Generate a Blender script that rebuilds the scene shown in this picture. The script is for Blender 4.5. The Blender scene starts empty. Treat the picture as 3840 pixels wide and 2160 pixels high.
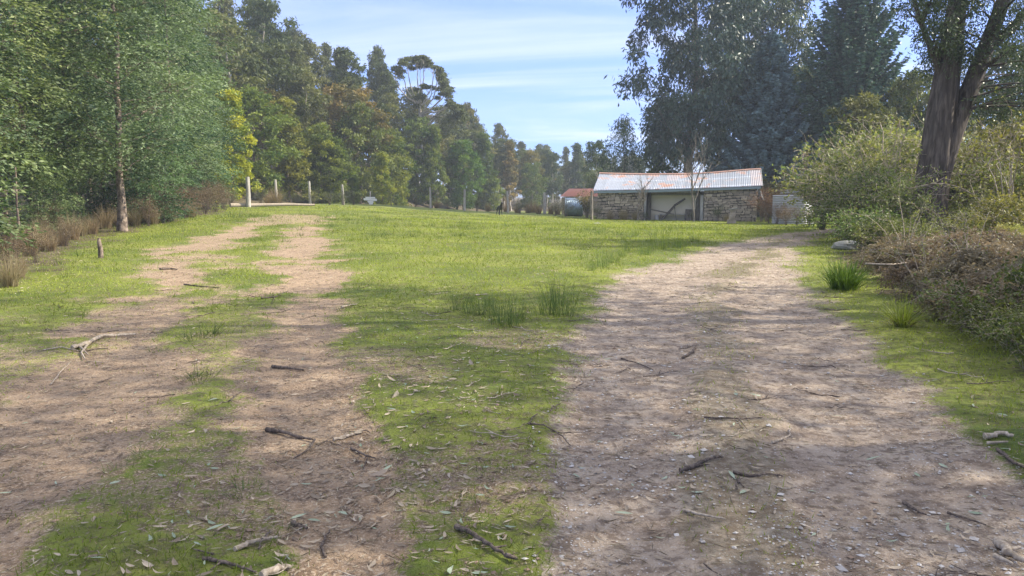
import bpy, math
import numpy as np
from mathutils import Vector

PI = math.pi
SUN_AZ, SUN_EL = 83.0, 41.0
CAM_H, FPX, HOR = 1.6, 2847.0, 735.0
PITCH = math.atan((1080 - HOR) / FPX)
SC = bpy.context.scene
COL = SC.collection
UP = np.array([0, 0, 1.0])

# ------------------------------------------------------------------ noise
def _hash(ix, iy, s):
    n = (ix.astype(np.int64) * 374761393 + iy.astype(np.int64) * 668265263 + s * 1442695041) & 0xffffffff
    n = ((n ^ (n >> 13)) * 1274126177) & 0xffffffff
    return ((n ^ (n >> 16)) & 0xffff) / 65535.0
def vnoise(x, y, s=0):
    x = np.asarray(x, float); y = np.asarray(y, float)
    ix = np.floor(x); iy = np.floor(y); fx = x - ix; fy = y - iy
    fx = fx * fx * (3 - 2 * fx); fy = fy * fy * (3 - 2 * fy)
    a = _hash(ix, iy, s); b = _hash(ix + 1, iy, s); c = _hash(ix, iy + 1, s); d = _hash(ix + 1, iy + 1, s)
    return (a * (1 - fx) + b * fx) * (1 - fy) + (c * (1 - fx) + d * fx) * fy
def fbm(x, y, s=0, o=4):
    t = 0; a = 0.5; f = 1.0; w = 0
    for i in range(o):
        t = t + a * vnoise(np.asarray(x) * f, np.asarray(y) * f, s + i * 17); w += a; a *= 0.5; f *= 2.03
    return t / w
def sstep(a, b, x):
    t = np.clip((np.asarray(x, float) - a) / (b - a), 0, 1)
    return t * t * (3 - 2 * t)

# ------------------------------------------------------------------ terrain
U_T = np.array([-3, -0.9, -0.6, -0.40, -0.288, -0.20, -0.147, -0.06, 0.03, 0.11, 0.3, 3])
SLOPE = np.array([0.28, 0.28, 0.28, 0.30, 0.27, 0.17, 0.10, 0.05, 0.02, 0.01, 0.0, 0.0])
EDGE = np.array([60, 60, 64, 68, 78, 88, 98, 122, 150, 178, 190, 190.])
def terrain(x, y):
    x = np.asarray(x, float); y = np.asarray(y, float)
    yy = np.maximum(y, 1.0); u = x / yy
    z = 0.16 * (fbm(x * 0.16 + 5, y * 0.16, 3, 3) - 0.5) * sstep(3, 14, np.hypot(x, y))
    z += 0.035 * (fbm(x * 1.3, y * 1.3, 9, 3) - 0.5)
    z += 0.85 * sstep(22, 55, y) * sstep(2, -16, x)
    z -= 0.22 * sstep(25, 52, y) * sstep(0, 10, x)
    z -= 1.2 * sstep(73, 88, y) * sstep(0.33, 0.1, u)
    z += 0.35 * sstep(0.0, 3.0, x - (3.4 + 0.40 * y)) * sstep(45, 22, y) * sstep(0, 5, y)
    ed = np.interp(u, U_T, EDGE); sl = np.interp(u, U_T, SLOPE)
    z += sl * np.clip(y - ed + 6, 0, 52) * sstep(ed - 6, ed + 14, y)
    return z
CAMZ = CAM_H + float(terrain(0, 0))
def ray(px, py):
    dx = (px - 1920) / FPX; dy = -(py - 1080) / FPX
    c, s = math.cos(PITCH), math.sin(PITCH)
    return np.array([dx, c + dy * s, -s + dy * c])
def at(px, py):
    """the point of the ground seen at that place of the photograph"""
    d = ray(px, py); t = 1.5; pt = t
    while t < 400:
        if CAMZ + d[2] * t < float(terrain(d[0] * t, d[1] * t)): break
        pt = t; t += 0.05 + t * 0.004
    lo, hi = pt, t
    for _ in range(12):
        m = (lo + hi) / 2
        if CAMZ + d[2] * m < float(terrain(d[0] * m, d[1] * m)): hi = m
        else: lo = m
    x, y = d[0] * hi, d[1] * hi
    return np.array([x, y, float(terrain(x, y))])
def col(px, dist):
    """ground point on the column px at the depth dist"""
    x = (px - 1920) / FPX * dist * 1.0
    return np.array([x, dist, float(terrain(x, dist))])

# ------------------------------------------------------------------ mesh builder
class Geo:
    def __init__(s): s.V = []; s.F = []; s.n = 0
    def add(s, V, F, mat=0, tone=0.5, smooth=False):
        """V (n,3); F (m,k) int array; tone scalar or (m,)"""
        V = np.asarray(V, float).reshape(-1, 3); F = np.asarray(F, np.int64)
        if len(F) == 0: return
        t = np.broadcast_to(np.asarray(tone, float), (len(F),))
        s.V.append(V); s.F.append((F + s.n, mat, t, smooth)); s.n += len(V)
    def tube(s, pts, rad, sides=6, mat=0, tone=0.5, cap=True, flute=None):
        pts = np.asarray(pts, float); n = len(pts); rad = np.broadcast_to(np.asarray(rad, float), (n,))
        tan = np.gradient(pts, axis=0); tan /= np.linalg.norm(tan, axis=1)[:, None] + 1e-9
        ref = np.array([1, 0, 0.]) if abs(tan[0, 0]) < 0.8 else np.array([0, 1., 0])
        a = np.linspace(0, 2 * PI, sides, endpoint=False); R = []
        for i in range(n):
            e1 = ref - tan[i] * ref.dot(tan[i]); e1 /= np.linalg.norm(e1) + 1e-9; ref = e1
            e2 = np.cross(tan[i], e1)
            r = rad[i] * (np.ones(sides) if flute is None else flute(a, i / (n - 1)))
            R.append(pts[i] + (np.cos(a) * r)[:, None] * e1 + (np.sin(a) * r)[:, None] * e2)
        V = np.concatenate(R); j = np.arange(sides); k = (j + 1) % sides
        F = np.concatenate([np.stack([i * sides + j, i * sides + k, (i + 1) * sides + k, (i + 1) * sides + j], 1) for i in range(n - 1)])
        s.add(V, F, mat, tone, True)
        if cap:
            for i, o in ((0, -1), (n - 1, 1)):
                b = V[i * sides:(i + 1) * sides]; c = b.mean(0)[None]
                f = np.stack([np.full(sides, sides), j, k], 1)
                if o < 0: f = f[:, ::-1]
                s.add(np.concatenate([b, c]), f, mat, tone, False)
    def box(s, c, d, mat=0, tone=0.5, rz=0, ax=None, jit=0, rng=None):
        """box of half sizes d about c; ax = 3x3 rows of axes"""
        d = np.asarray(d, float); P = np.array([[i, j, k] for k in (-1, 1) for j in (-1, 1) for i in (-1, 1)], float) * d
        if jit: P = P + rng.uniform(-jit, jit, P.shape)
        if ax is None: ax = np.array([[math.cos(rz), math.sin(rz), 0], [-math.sin(rz), math.cos(rz), 0], [0, 0, 1.]])
        V = P @ np.asarray(ax) + np.asarray(c, float)
        s.add(V, [[0, 2, 3, 1], [4, 5, 7, 6], [0, 1, 5, 4], [2, 6, 7, 3], [0, 4, 6, 2], [1, 3, 7, 5]], mat, tone)
    def leaves(s, C, A, L, W, mat=0, tone=0.5, rng=None, fold=False):
        """diamond leaves: centre C, axis A, length L, width W"""
        n = len(C)
        if n == 0: return
        L = np.broadcast_to(L, (n,))[:, None]; W = np.broadcast_to(W, (n,))[:, None]
        A = A / (np.linalg.norm(A, axis=1)[:, None] + 1e-9)
        r = rng.normal(size=(n, 3)); S = np.cross(A, r); S /= np.linalg.norm(S, axis=1)[:, None] + 1e-9
        V = np.stack([C - A * L * .5, C + S * W * .5 - A * L * .05, C + A * L * .5, C - S * W * .5 - A * L * .05], 1).reshape(-1, 3)
        s.add(V, np.arange(4 * n).reshape(n, 4), mat, tone)
    def build(s, name, mats, parent=None, loc=(0, 0, 0)):
        me = bpy.data.meshes.new(name)
        V = np.concatenate(s.V).astype(np.float32)
        loops = np.concatenate([f[0].ravel() for f in s.F]).astype(np.int32)
        tot = np.concatenate([np.full(len(f[0]), f[0].shape[1]) for f in s.F]).astype(np.int32)
        mi = np.concatenate([np.full(len(f[0]), f[1]) for f in s.F]).astype(np.int32)
        tn = np.concatenate([f[2] for f in s.F]).astype(np.float32)
        sm = np.concatenate([np.full(len(f[0]), f[3]) for f in s.F])
        me.vertices.add(len(V)); me.vertices.foreach_set('co', V.ravel())
        me.loops.add(len(loops)); me.loops.foreach_set('vertex_index', loops)
        me.polygons.add(len(tot)); st = np.concatenate([[0], np.cumsum(tot)[:-1]]).astype(np.int32)
        me.polygons.foreach_set('loop_start', st); me.polygons.foreach_set('loop_total', tot)
        me.polygons.foreach_set('material_index', mi); me.polygons.foreach_set('use_smooth', sm)
        a = me.attributes.new('tone', 'FLOAT', 'FACE'); a.data.foreach_set('value', tn)
        for m in (mats if isinstance(mats, (list, tuple)) else [mats]): me.materials.append(m)
        me.update(calc_edges=True)
        return link(name, me, parent, loc)
def link(name, data, parent=None, loc=(0, 0, 0)):
    o = bpy.data.objects.new(name, data); COL.objects.link(o); o.location = loc
    if parent is not None: o.parent = parent
    return o
def tag(o, label=None, cat=None, group=None, kind=None):
    if label: o['label'] = label
    if cat: o['category'] = cat
    if group: o['group'] = group
    if kind: o['kind'] = kind
    return o
def empty(name, loc=(0, 0, 0), rz=0):
    o = link(name, None, None, loc); o.rotation_euler = (0, 0, rz); return o
def copy_tree(o, parent=None):
    c = o.copy(); COL.objects.link(c); c.parent = parent
    for ch in [k for k in o.children]: copy_tree(ch, c)
    return c
def paint(o, c):
    o.color = (c[0], c[1], c[2], 1)
    for k in o.children: paint(k, c)

class Kind:
    """first use of a model moves the model itself, later uses copy it"""
    def __init__(s, make): s.make = make; s.o = None
    def put(s, p, rz, sc, label, cat, group=None, c=None, tilt=(0, 0)):
        if s.o is None: s.o = s.make(); o = s.o
        else: o = copy_tree(s.o)
        o.location = tuple(p); o.rotation_euler = (tilt[0], tilt[1], rz)
        o.scale = (sc, sc, sc) if not isinstance(sc, tuple) else sc
        tag(o, label, cat)
        if group: o['group'] = group
        elif 'group' in o: del o['group']
        if c is not None: paint(o, c)
        return o

# ------------------------------------------------------------------ materials
def mat_new(name):
    m = bpy.data.materials.new(name); m.use_nodes = True; nt = m.node_tree; nt.nodes.clear()
    out = nt.nodes.new('ShaderNodeOutputMaterial'); return m, nt, out
class N:
    def __init__(s, nt): s.nt = nt
    def __call__(s, t, **k):
        n = s.nt.nodes.new('ShaderNode' + t)
        for a, v in k.items():
            if hasattr(n, a): setattr(n, a, v)
            else: raise KeyError(a)
        return n
    def l(s, a, b): s.nt.links.new(a, b)
    def mix(s, f, a, b, mode='MIX'):
        n = s.nt.nodes.new('ShaderNodeMix'); n.data_type = 'RGBA'; n.blend_type = mode
        for i, v in ((0, f), (6, a), (7, b)):
            if isinstance(v, (int, float)): n.inputs[i].default_value = v if i == 0 else (v, v, v, 1)
            elif isinstance(v, (tuple, list)): n.inputs[i].default_value = (*v[:3], 1)
            else: s.l(v, n.inputs[i])
        return n.outputs[2]
    def math(s, op, a, b=0.0, clamp=False):
        n = s.nt.nodes.new('ShaderNodeMath'); n.operation = op; n.use_clamp = clamp
        for i, v in ((0, a), (1, b)):
            if isinstance(v, (int, float)): n.inputs[i].default_value = v
            else: s.l(v, n.inputs[i])
        return n.outputs[0]
    def ramp(s, f, lo, hi):
        n = s.nt.nodes.new('ShaderNodeMapRange'); n.interpolation_type = 'SMOOTHSTEP'
        s.l(f, n.inputs[0]); n.inputs[1].default_value = lo; n.inputs[2].default_value = hi
        return n.outputs[0]
    def noise(s, vec, scale, detail=4, rough=.55, dist=0):
        n = s.nt.nodes.new('ShaderNodeTexNoise'); n.inputs['Scale'].default_value = scale; n.inputs['Detail'].default_value = detail
        n.inputs['Roughness'].default_value = rough; n.inputs['Distortion'].default_value = dist
        if vec is not None: s.l(vec, n.inputs['Vector'])
        return n.outputs['Fac']
    def attr(s, name):
        n = s.nt.nodes.new('ShaderNodeAttribute'); n.attribute_name = name; return n.outputs['Fac']
def scaled(g, vec, sc):
    m = g('Mapping'); m.inputs['Scale'].default_value = sc; g.l(vec, m.inputs['Vector']); return m.outputs['Vector']

def leaf_mat(name, c1, c2, trans=.3, tcol=(1.3, 1.35, .6), rough=.55, spec=.25):
    m, nt, out = mat_new(name); g = N(nt)
    oi = g('ObjectInfo'); base = g.mix(g.attr('tone'), c1, c2)
    base = g.mix(1.0, base, oi.outputs['Color'], 'MULTIPLY')
    hs = g('HueSaturation'); g.l(base, hs.inputs['Color'])
    g.l(g.math('MULTIPLY_ADD', oi.outputs['Random'], .035) if False else g.math('ADD', g.math('MULTIPLY', oi.outputs['Random'], .03), .485), hs.inputs['Hue'])
    base = hs.outputs[0]
    p = g('BsdfPrincipled'); p.inputs['Roughness'].default_value = rough; p.inputs['Specular IOR Level'].default_value = spec
    g.l(base, p.inputs['Base Color'])
    t = g('BsdfTranslucent'); g.l(g.mix(1.0, base, tcol, 'MULTIPLY'), t.inputs['Color'])
    mx = g('MixShader'); mx.inputs[0].default_value = trans
    g.l(p.outputs[0], mx.inputs[1]); g.l(t.outputs[0], mx.inputs[2]); g.l(mx.outputs[0], out.inputs['Surface'])
    return m
def bark_mat(name, c1, c2, sc=(14, 14, 2.2), bump=.5, rough=.85):
    m, nt, out = mat_new(name); g = N(nt)
    tc = g('TexCoord'); v = scaled(g, tc.outputs['Object'], sc)
    n1 = g.noise(v, 1.0, 6, .65, .4); n2 = g.noise(tc.outputs['Object'], .9, 3)
    f = g.ramp(n1, .35, .68); c = g.mix(f, c1, c2); c = g.mix(g.math('MULTIPLY', g.ramp(n2, .45, .7), .5), c, tuple((a + b) * .32 for a, b in zip(c1, c2)))
    p = g('BsdfPrincipled'); p.inputs['Roughness'].default_value = rough; p.inputs['Specular IOR Level'].default_value = .2; g.l(c, p.inputs['Base Color'])
    b = g('Bump'); b.inputs['Strength'].default_value = bump; b.inputs['Distance'].default_value = .03; g.l(n1, b.inputs['Height']); g.l(b.outputs[0], p.inputs['Normal'])
    g.l(p.outputs[0], out.inputs['Surface']); return m
def plain_mat(name, c1, c2, scale=8, rough=.7, metal=0, tone=True, bump=.2, spec=.3):
    m, nt, out = mat_new(name); g = N(nt)
    tc = g('TexCoord'); n1 = g.noise(tc.outputs['Object'], scale, 5, .6)
    f = g.math('ADD', g.math('MULTIPLY', g.attr('tone'), .6 if tone else 0), g.math('MULTIPLY', n1, .5 if tone else 1), True)
    p = g('BsdfPrincipled'); p.inputs['Roughness'].default_value = rough; p.inputs['Metallic'].default_value = metal; p.inputs['Specular IOR Level'].default_value = spec
    g.l(g.mix(f, c1, c2), p.inputs['Base Color'])
    b = g('Bump'); b.inputs['Strength'].default_value = bump; b.inputs['Distance'].default_value = .01; g.l(n1, b.inputs['Height']); g.l(b.outputs[0], p.inputs['Normal'])
    g.l(p.outputs[0], out.inputs['Surface']); return m

M = {}
M['gum_leaf'] = leaf_mat('gum_leaf', (.060, .080, .030), (.19, .195, .075), .28)
M['wattle_leaf'] = leaf_mat('wattle_leaf', (.050, .088, .022), (.21, .24, .055), .32)
M['silver_leaf'] = leaf_mat('silver_leaf', (.032, .066, .034), (.24, .30, .15), .30, (1.15, 1.3, .7))
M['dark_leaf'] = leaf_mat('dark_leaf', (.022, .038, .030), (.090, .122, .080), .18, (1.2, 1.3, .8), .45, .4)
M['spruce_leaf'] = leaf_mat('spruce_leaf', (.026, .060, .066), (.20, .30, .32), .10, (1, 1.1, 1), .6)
M['shrub_leaf'] = leaf_mat('shrub_leaf', (.050, .070, .026), (.30, .31, .13), .30)
M['brown_leaf'] = leaf_mat('brown_leaf', (.060, .048, .030), (.25, .205, .135), .3, (1.2, 1.1, .8))
M['straw'] = leaf_mat('straw', (.20, .155, .085), (.40, .33, .20), .3, (1.1, 1.05, .8))
M['rush'] = leaf_mat('rush', (.050, .085, .025), (.16, .21, .065), .3)
M['turf'] = leaf_mat('turf', (.130, .165, .022), (.40, .43, .078), .42, (1.2, 1.3, .5))
M['bark_grey'] = bark_mat('bark_grey', (.10, .085, .07), (.30, .27, .23))
M['bark_pale'] = bark_mat('bark_pale', (.28, .24, .19), (.52, .48, .41), (8, 8, 1.2), .2, .6)
M['bark_dark'] = bark_mat('bark_dark', (.045, .036, .030), (.15, .125, .105), (9, 9, 1.1), 1.0)
M['bark_wattle'] = bark_mat('bark_wattle', (.075, .055, .045), (.34, .27, .21), (6, 6, 5), .3)
M['twig'] = bark_mat('twig', (.055, .042, .035), (.20, .16, .13), (40, 40, 6), .4)
M['twig_pale'] = bark_mat('twig_pale', (.25, .20, .15), (.50, .43, .34), (40, 40, 6), .3)
M['post'] = bark_mat('post', (.26, .235, .20), (.52, .49, .44), (20, 20, 2), .5)
M['timber'] = bark_mat('timber', (.05, .045, .042), (.16, .145, .13), (10, 10, 3), .3)
M['timber_pale'] = bark_mat('timber_pale', (.26, .26, .26), (.42, .42, .41), (10, 10, 3), .3)

# ------------------------------------------------------------------ plant makers
def curve(p0, p1, rise, n=6, wob=0, rng=None):
    t = np.linspace(0, 1, n)[:, None]; c = (np.asarray(p0) + p1) / 2 + np.array([0, 0, rise])
    P = (1 - t) ** 2 * p0 + 2 * t * (1 - t) * c + t ** 2 * np.asarray(p1)
    if wob: P[1:-1] += rng.normal(size=(n - 2, 3)) * wob
    return P
def fill_clump(rng, c, r, sq, n, up=.35, hollow=.3):
    d = rng.normal(size=(n, 3)); d /= np.linalg.norm(d, axis=1)[:, None]
    d[:, 2] = np.where((d[:, 2] < 0) & (rng.random(n) < up), -d[:, 2], d[:, 2])
    a = np.arctan2(d[:, 1], d[:, 0]); o = rng.uniform(0, 99)
    lob = .50 + .95 * vnoise(a * 1.9 + o, d[:, 2] * 2.4 + o, 7)
    rr = (hollow + (1 - hollow) * rng.random(n) ** .6) * lob
    rr = np.where(rng.random(n) < .14, rr * rng.uniform(1.05, 1.4, n), rr)[:, None]
    return c + d * rr * r * np.array([1, 1, sq]), d
def sprays(g, rng, O, D, k, ln, droop, ll, lw, mat, tone):
    """feathery sprays: k leaflets along each of the drooping axes"""
    n = len(O); j = (np.arange(k) + .5) / k
    P = O[:, None] + D[:, None] * (ln * j)[None, :, None]; P[..., 2] -= droop * (j ** 2)[None] * ln
    side = np.cross(D, UP); side /= np.linalg.norm(side, axis=1)[:, None] + 1e-6
    sg = np.where(np.arange(k) % 2 == 0, 1, -1)[None, :, None]
    A = D[:, None] * .8 + side[:, None] * sg * .7; A[..., 2] -= .25
    A = A + rng.normal(size=A.shape) * .22
    P = P + A * ll * .4 + rng.normal(size=P.shape) * ll * .25
    g.leaves(P.reshape(-1, 3), A.reshape(-1, 3), ll * rng.uniform(.7, 1.25, n * k), lw * rng.uniform(.7, 1.3, n * k), mat, np.repeat(tone, k), rng)

def crown_tree(name, seed, H, base, R, prof, ncl, clr, nleaf, ll, lw, leaf, bark, tr, sq=.65, shell=.55, rise=.9, mode='leaf', ntrunk=1,
               lean=(0, 0), droop=.4, sub=2, low=0, bt=.022, topf=.9):
    """trunk, limbs that reach each clump of the crown, and the clumps of leaves"""
    rng = np.random.default_rng(seed); root = empty(name)
    tg = Geo(); lg = Geo()
    trunks = []
    for q in range(ntrunk):
        a = rng.uniform(0, 6.28); off = np.array([math.cos(a), math.sin(a), 0]) * (0 if q == 0 else tr * 2.5)
        n = 12; t = np.linspace(0, 1, n); zt = H * topf * (1 if q == 0 else rng.uniform(.6, .9))
        P = np.stack([lean[0] * t ** 1.4 + off[0] * (1 + t * 2), lean[1] * t ** 1.4 + off[1] * (1 + t * 2), zt * t], 1)
        P[1:, :2] += np.cumsum(rng.normal(size=(n - 1, 2)), 0) * H * .006
        r = tr * (1 - t * .82) * (1 if q == 0 else .6); r[0] *= 1.35
        tg.tube(P, r, 9, 0, .5); trunks.append(P)
    P0 = trunks[0]
    tri = lambda z: np.array([np.interp(z, P0[:, 2], P0[:, i]) for i in range(3)])
    gold = rng.uniform(0, 6)
    for i in range(ncl):
        tz = (i + rng.random()) / ncl; z = base + (H - base) * tz
        w = prof(tz) * R
        gold += 2.399; rr = w * (shell + (1 - shell) * rng.random()) if rng.random() < .8 else w * rng.random() * .6
        cc = tri(min(z, P0[-1, 2])); c = np.array([cc[0] + math.cos(gold) * rr, cc[1] + math.sin(gold) * rr, z])
        cr = clr * rng.uniform(.65, 1.3)
        zs = max(low, min(z - rr * rise * rng.uniform(.7, 1.2) - .1, P0[-1, 2])); zs = max(zs, base * .45)
        s0 = tri(zs) if ntrunk == 1 else trunks[i % ntrunk][np.argmin(abs(trunks[i % ntrunk][:, 2] - zs))]
        br = max(.012, bt * H / 10 * (1 - tz * .6)) * rng.uniform(.6, 1.2)
        B = curve(s0, c, -rise * rr * .12 + rng.normal() * .1, 7, rr * .03, rng)
        tg.tube(B, np.linspace(br, br * .3, 7), 5, 0, .5, False)
        for q in range(sub):
            e = c + rng.normal(size=3) * cr * np.array([.6, .6, .4]); b0 = B[rng.integers(3, 6)]
            tg.tube(curve(b0, e, -.1 * cr, 4, .02, rng), np.linspace(br * .45, br * .15, 4), 4, 0, .5, False)
        nl = int(nleaf * (cr / clr) ** 2); tone0 = rng.uniform(.0, .85)
        C, d = fill_clump(rng, c, cr, sq, nl)
        tone = np.clip(tone0 + rng.normal(size=nl) * .2, 0, 1)
        if mode == 'leaf':
            A = d * .6 + rng.normal(size=d.shape) * .6; A[:, 2] -= droop
            lg.leaves(C, A, ll * rng.uniform(.6, 1.4, nl), lw * rng.uniform(.6, 1.4, nl), 0, tone, rng)
        else:
            D = d * .7 + (C - tri(min(z, P0[-1, 2]))) / (rr + .5) * .5 + rng.normal(size=d.shape) * .35; D[:, 2] = D[:, 2] * .45 - .05
            D /= np.linalg.norm(D, axis=1)[:, None] + 1e-6
            sprays(lg, rng, C, D, 9, ll * 4.2, droop, ll, lw, 0, tone)
    tg.build('trunk', M[bark], root); lg.build('crown', M[leaf], root)
    return root

dome = lambda t: math.sin(PI * min(1, .12 + .80 * t)) ** .6
egg = lambda t: math.sin(PI * (t * .85 + .12) ** .75) ** .7
cone = lambda t: (1 - t) ** .75 * .95 + .08
colm = lambda t: (math.sin(PI * (.15 + .8 * t))) ** .5
topp = lambda t: .45 + .55 * math.sin(PI * min(1, .2 + t * .72))

def conifer(name, seed, H, R, base, tiers, per, leaf, bark, droop=.25, ll=.28, lw=.09, power=.8, upt=.25, dens=1.0, tr=.3):
    rng = np.random.default_rng(seed); root = empty(name); tg = Geo(); lg = Geo()
    tg.tube(np.array([[0, 0, z] for z in np.linspace(0, H * .985, 9)]), np.linspace(tr, .03, 9), 9, 0)
    O, D, T = [], [], []
    for i in range(tiers):
        t = (i + .5) / tiers; z = base + (H - base) * t; w = R * (1 - t) ** power + .25
        m = max(4, int(per * (.5 + .5 * (1 - t)))); a0 = rng.uniform(0, 6)
        for j in range(m):
            a = a0 + j * 2 * PI / m + rng.normal() * .15; L = w * rng.uniform(.62, 1.12)
            d = np.array([math.cos(a), math.sin(a), 0]); zz = z + rng.normal() * .12
            n = 7; s = np.linspace(0, 1, n)
            B = d * (s * L)[:, None] + np.array([0, 0, 1]) * (zz - droop * L * np.sin(s * PI * .8) * .5 + upt * L * (s ** 3) * .5 + (t * .5) * L * s)[:, None]
            tg.tube(B, np.linspace(.02 + .05 * (1 - t), .008, n), 4, 0, .5, False)
            side = np.array([-d[1], d[0], 0]); ns = max(8, int(L * 14 * dens)); q = rng.random(ns) ** .75
            idx = q * (n - 1); i0 = np.minimum(idx.astype(int), n - 2); fr = (idx - i0)[:, None]
            p = B[i0] * (1 - fr) + B[i0 + 1] * fr
            sg = rng.choice([-1, 1], ns)[:, None]; wd = (.75 - .5 * q)[:, None] * min(1.2, .35 + L * .2)
            dd = d[None] * .7 + side[None] * sg * rng.uniform(.3, 1.1, (ns, 1)); dd[:, 2] += rng.normal(size=ns) * .15 - .1
            dd /= np.linalg.norm(dd, axis=1)[:, None]
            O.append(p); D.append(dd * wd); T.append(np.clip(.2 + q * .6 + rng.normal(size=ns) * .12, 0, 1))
    O = np.concatenate(O); D = np.concatenate(D); T = np.concatenate(T)
    k = 6; n = len(O); j = (np.arange(k) + .6) / k
    P = O[:, None] + D[:, None] * j[None, :, None]
    A = D[:, None] + rng.normal(size=(n, k, 3)) * .28 * np.linalg.norm(D, axis=1)[:, None, None]
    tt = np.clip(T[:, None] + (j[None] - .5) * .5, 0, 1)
    lg.leaves(P.reshape(-1, 3), A.reshape(-1, 3), ll * rng.uniform(.7, 1.3, n * k), lw * rng.uniform(.7, 1.3, n * k), 0, tt.ravel(), rng)
    tg.build('trunk', M[bark], root); lg.build('crown', M[leaf], root)
    return root

def shrub(name, seed, H, R, nst, nl, ll, lw, leaf, bark, arch=.6, t0=.25, spread=.12, up=0.0, stem=.012, mode='leaf', side=3):
    """arching stems with side shoots and leaves along them"""
    rng = np.random.default_rng(seed); root = empty(name); tg = Geo(); lg = Geo(); PP = []; DD = []
    for i in range(nst):
        a = rng.uniform(0, 2 * PI); r = R * rng.random() ** .6; h = H * rng.uniform(.55, 1.05) * (1 - .35 * (r / R) ** 2)
        n = 8; t = np.linspace(0, 1, n)
        b = np.array([math.cos(a), math.sin(a), 0]) * R * .12 * rng.random()
        x = np.stack([b[0] + math.cos(a) * r * t ** 1.5, b[1] + math.sin(a) * r * t ** 1.5, h * np.sin(t * PI * (.5 + arch * .3 * rng.random())) / 1.0], 1)
        x[1:] += np.cumsum(rng.normal(size=(n - 1, 3)) * .02 * H, 0) * .6
        x[:, 2] = np.maximum(x[:, 2], 0)
        tg.tube(x, np.linspace(stem, stem * .3, n), 4, 0, rng.random(), False)
        ax = [x]
        for q in range(side):
            j = rng.integers(3, n); e = x[j] + rng.normal(size=3) * np.array([.25, .25, .2]) * R * .7 + np.array([0, 0, up * H * .2])
            y = curve(x[j], e, .05 * H, 5, .01 * H, rng); tg.tube(y, np.linspace(stem * .5, stem * .2, 5), 3, 0, rng.random(), False); ax.append(y)
        for q, y in enumerate(ax):
            k = max(1, int(nl / nst / (1 + side) * (2 if q == 0 else 1))); s = (t0 + (1 - t0) * rng.random(k) if q == 0 else rng.random(k)) * (len(y) - 1)
            i0 = np.minimum(s.astype(int), len(y) - 2); f = (s - i0)[:, None]; PP.append(y[i0] * (1 - f) + y[i0 + 1] * f); DD.append(y[i0 + 1] - y[i0])
    tg.build('stem', M[bark], root)
    if nl:
        P = np.concatenate(PP); D = np.concatenate(DD); D /= np.linalg.norm(D, axis=1)[:, None] + 1e-6; n = len(P)
        A = D * (.3 + up) + rng.normal(size=(n, 3)) * .6; A[:, 2] += up - .1
        P = P + rng.normal(size=(n, 3)) * spread * np.array([1, 1, .7]); P[:, 2] = np.maximum(P[:, 2], .01)
        tn = np.clip(fbm(P[:, 0] * 2 / max(R, .3) + 9, P[:, 2] * 2 / max(R, .3) + P[:, 1], seed, 3) * 1.5 - .25 + rng.normal(size=n) * .15, 0, 1)
        if mode == 'leaf': lg.leaves(P, A, ll * rng.uniform(.6, 1.4, n), lw * rng.uniform(.6, 1.4, n), 0, tn, rng)
        else:
            A /= np.linalg.norm(A, axis=1)[:, None]; sprays(lg, rng, P, A, 10, ll * 3.5, .4, ll, lw, 0, tn)
        lg.build('foliage', M[leaf], root)
    return root

def tussock_geo(rng, n, H, spread, w, curl=.7, base=.05, tone=(0, 1), seg=4, stiff=1.3):
    g = Geo(); a = rng.uniform(0, 2 * PI, n); h = H * rng.uniform(.5, 1.05, n); s = spread * rng.random(n) ** .8
    t = np.linspace(0, 1, seg + 1)
    b = np.stack([np.cos(a) * base * rng.random(n), np.sin(a) * base * rng.random(n), np.zeros(n)], 1)
    R = s[:, None] * t[None] ** stiff
    Z = h[:, None] * (t[None] - curl * (s / (spread + 1e-6))[:, None] ** 2 * t[None] ** 3 * .75)
    P = np.stack([b[:, 0:1] + np.cos(a)[:, None] * R, b[:, 1:2] + np.sin(a)[:, None] * R, Z], 2)
    sd = a + rng.normal(size=n) * .8 + PI / 2; sv = np.stack([np.cos(sd), np.sin(sd), np.zeros(n)], 1)[:, None] * (w * (1 - t * .85))[None, :, None] * .5
    V = np.stack([P - sv, P + sv], 2).reshape(-1, 3)
    k = np.arange(seg); q = np.stack([2 * k, 2 * k + 1, 2 * k + 3, 2 * k + 2], 1)
    F = (q[None] + (np.arange(n) * 2 * (seg + 1))[:, None, None]).reshape(-1, 4)
    g.add(V, F, 0, np.repeat(rng.uniform(tone[0], tone[1], n), seg)); return g
def tussock(name, seed, n, H, spread, w, mat, **k):
    rng = np.random.default_rng(seed)
    return tussock_geo(rng, n, H, spread, w, **k).build(name, M[mat])

# ------------------------------------------------------------------ camera, light, sky
cam = bpy.data.cameras.new('camera'); co = bpy.data.objects.new('camera', cam); COL.objects.link(co)
cam.sensor_width = 36; cam.lens = FPX / 3840 * 36; cam.clip_end = 3000; cam.clip_start = .05
co.location = (0, 0, CAMZ); co.rotation_euler = (PI / 2 - PITCH, 0, 0); SC.camera = co
az, el = math.radians(SUN_AZ), math.radians(SUN_EL)
S = Vector((math.sin(az) * math.cos(el), math.cos(az) * math.cos(el), math.sin(el)))
sl = bpy.data.lights.new('sun', 'SUN'); so = bpy.data.objects.new('sun', sl); COL.objects.link(so)
sl.energy = 5.0; sl.angle = math.radians(.55); sl.color = (1, .92, .76); so.rotation_euler = S.to_track_quat('Z', 'Y').to_euler(); so.location = (40, 40, 60)

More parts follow.
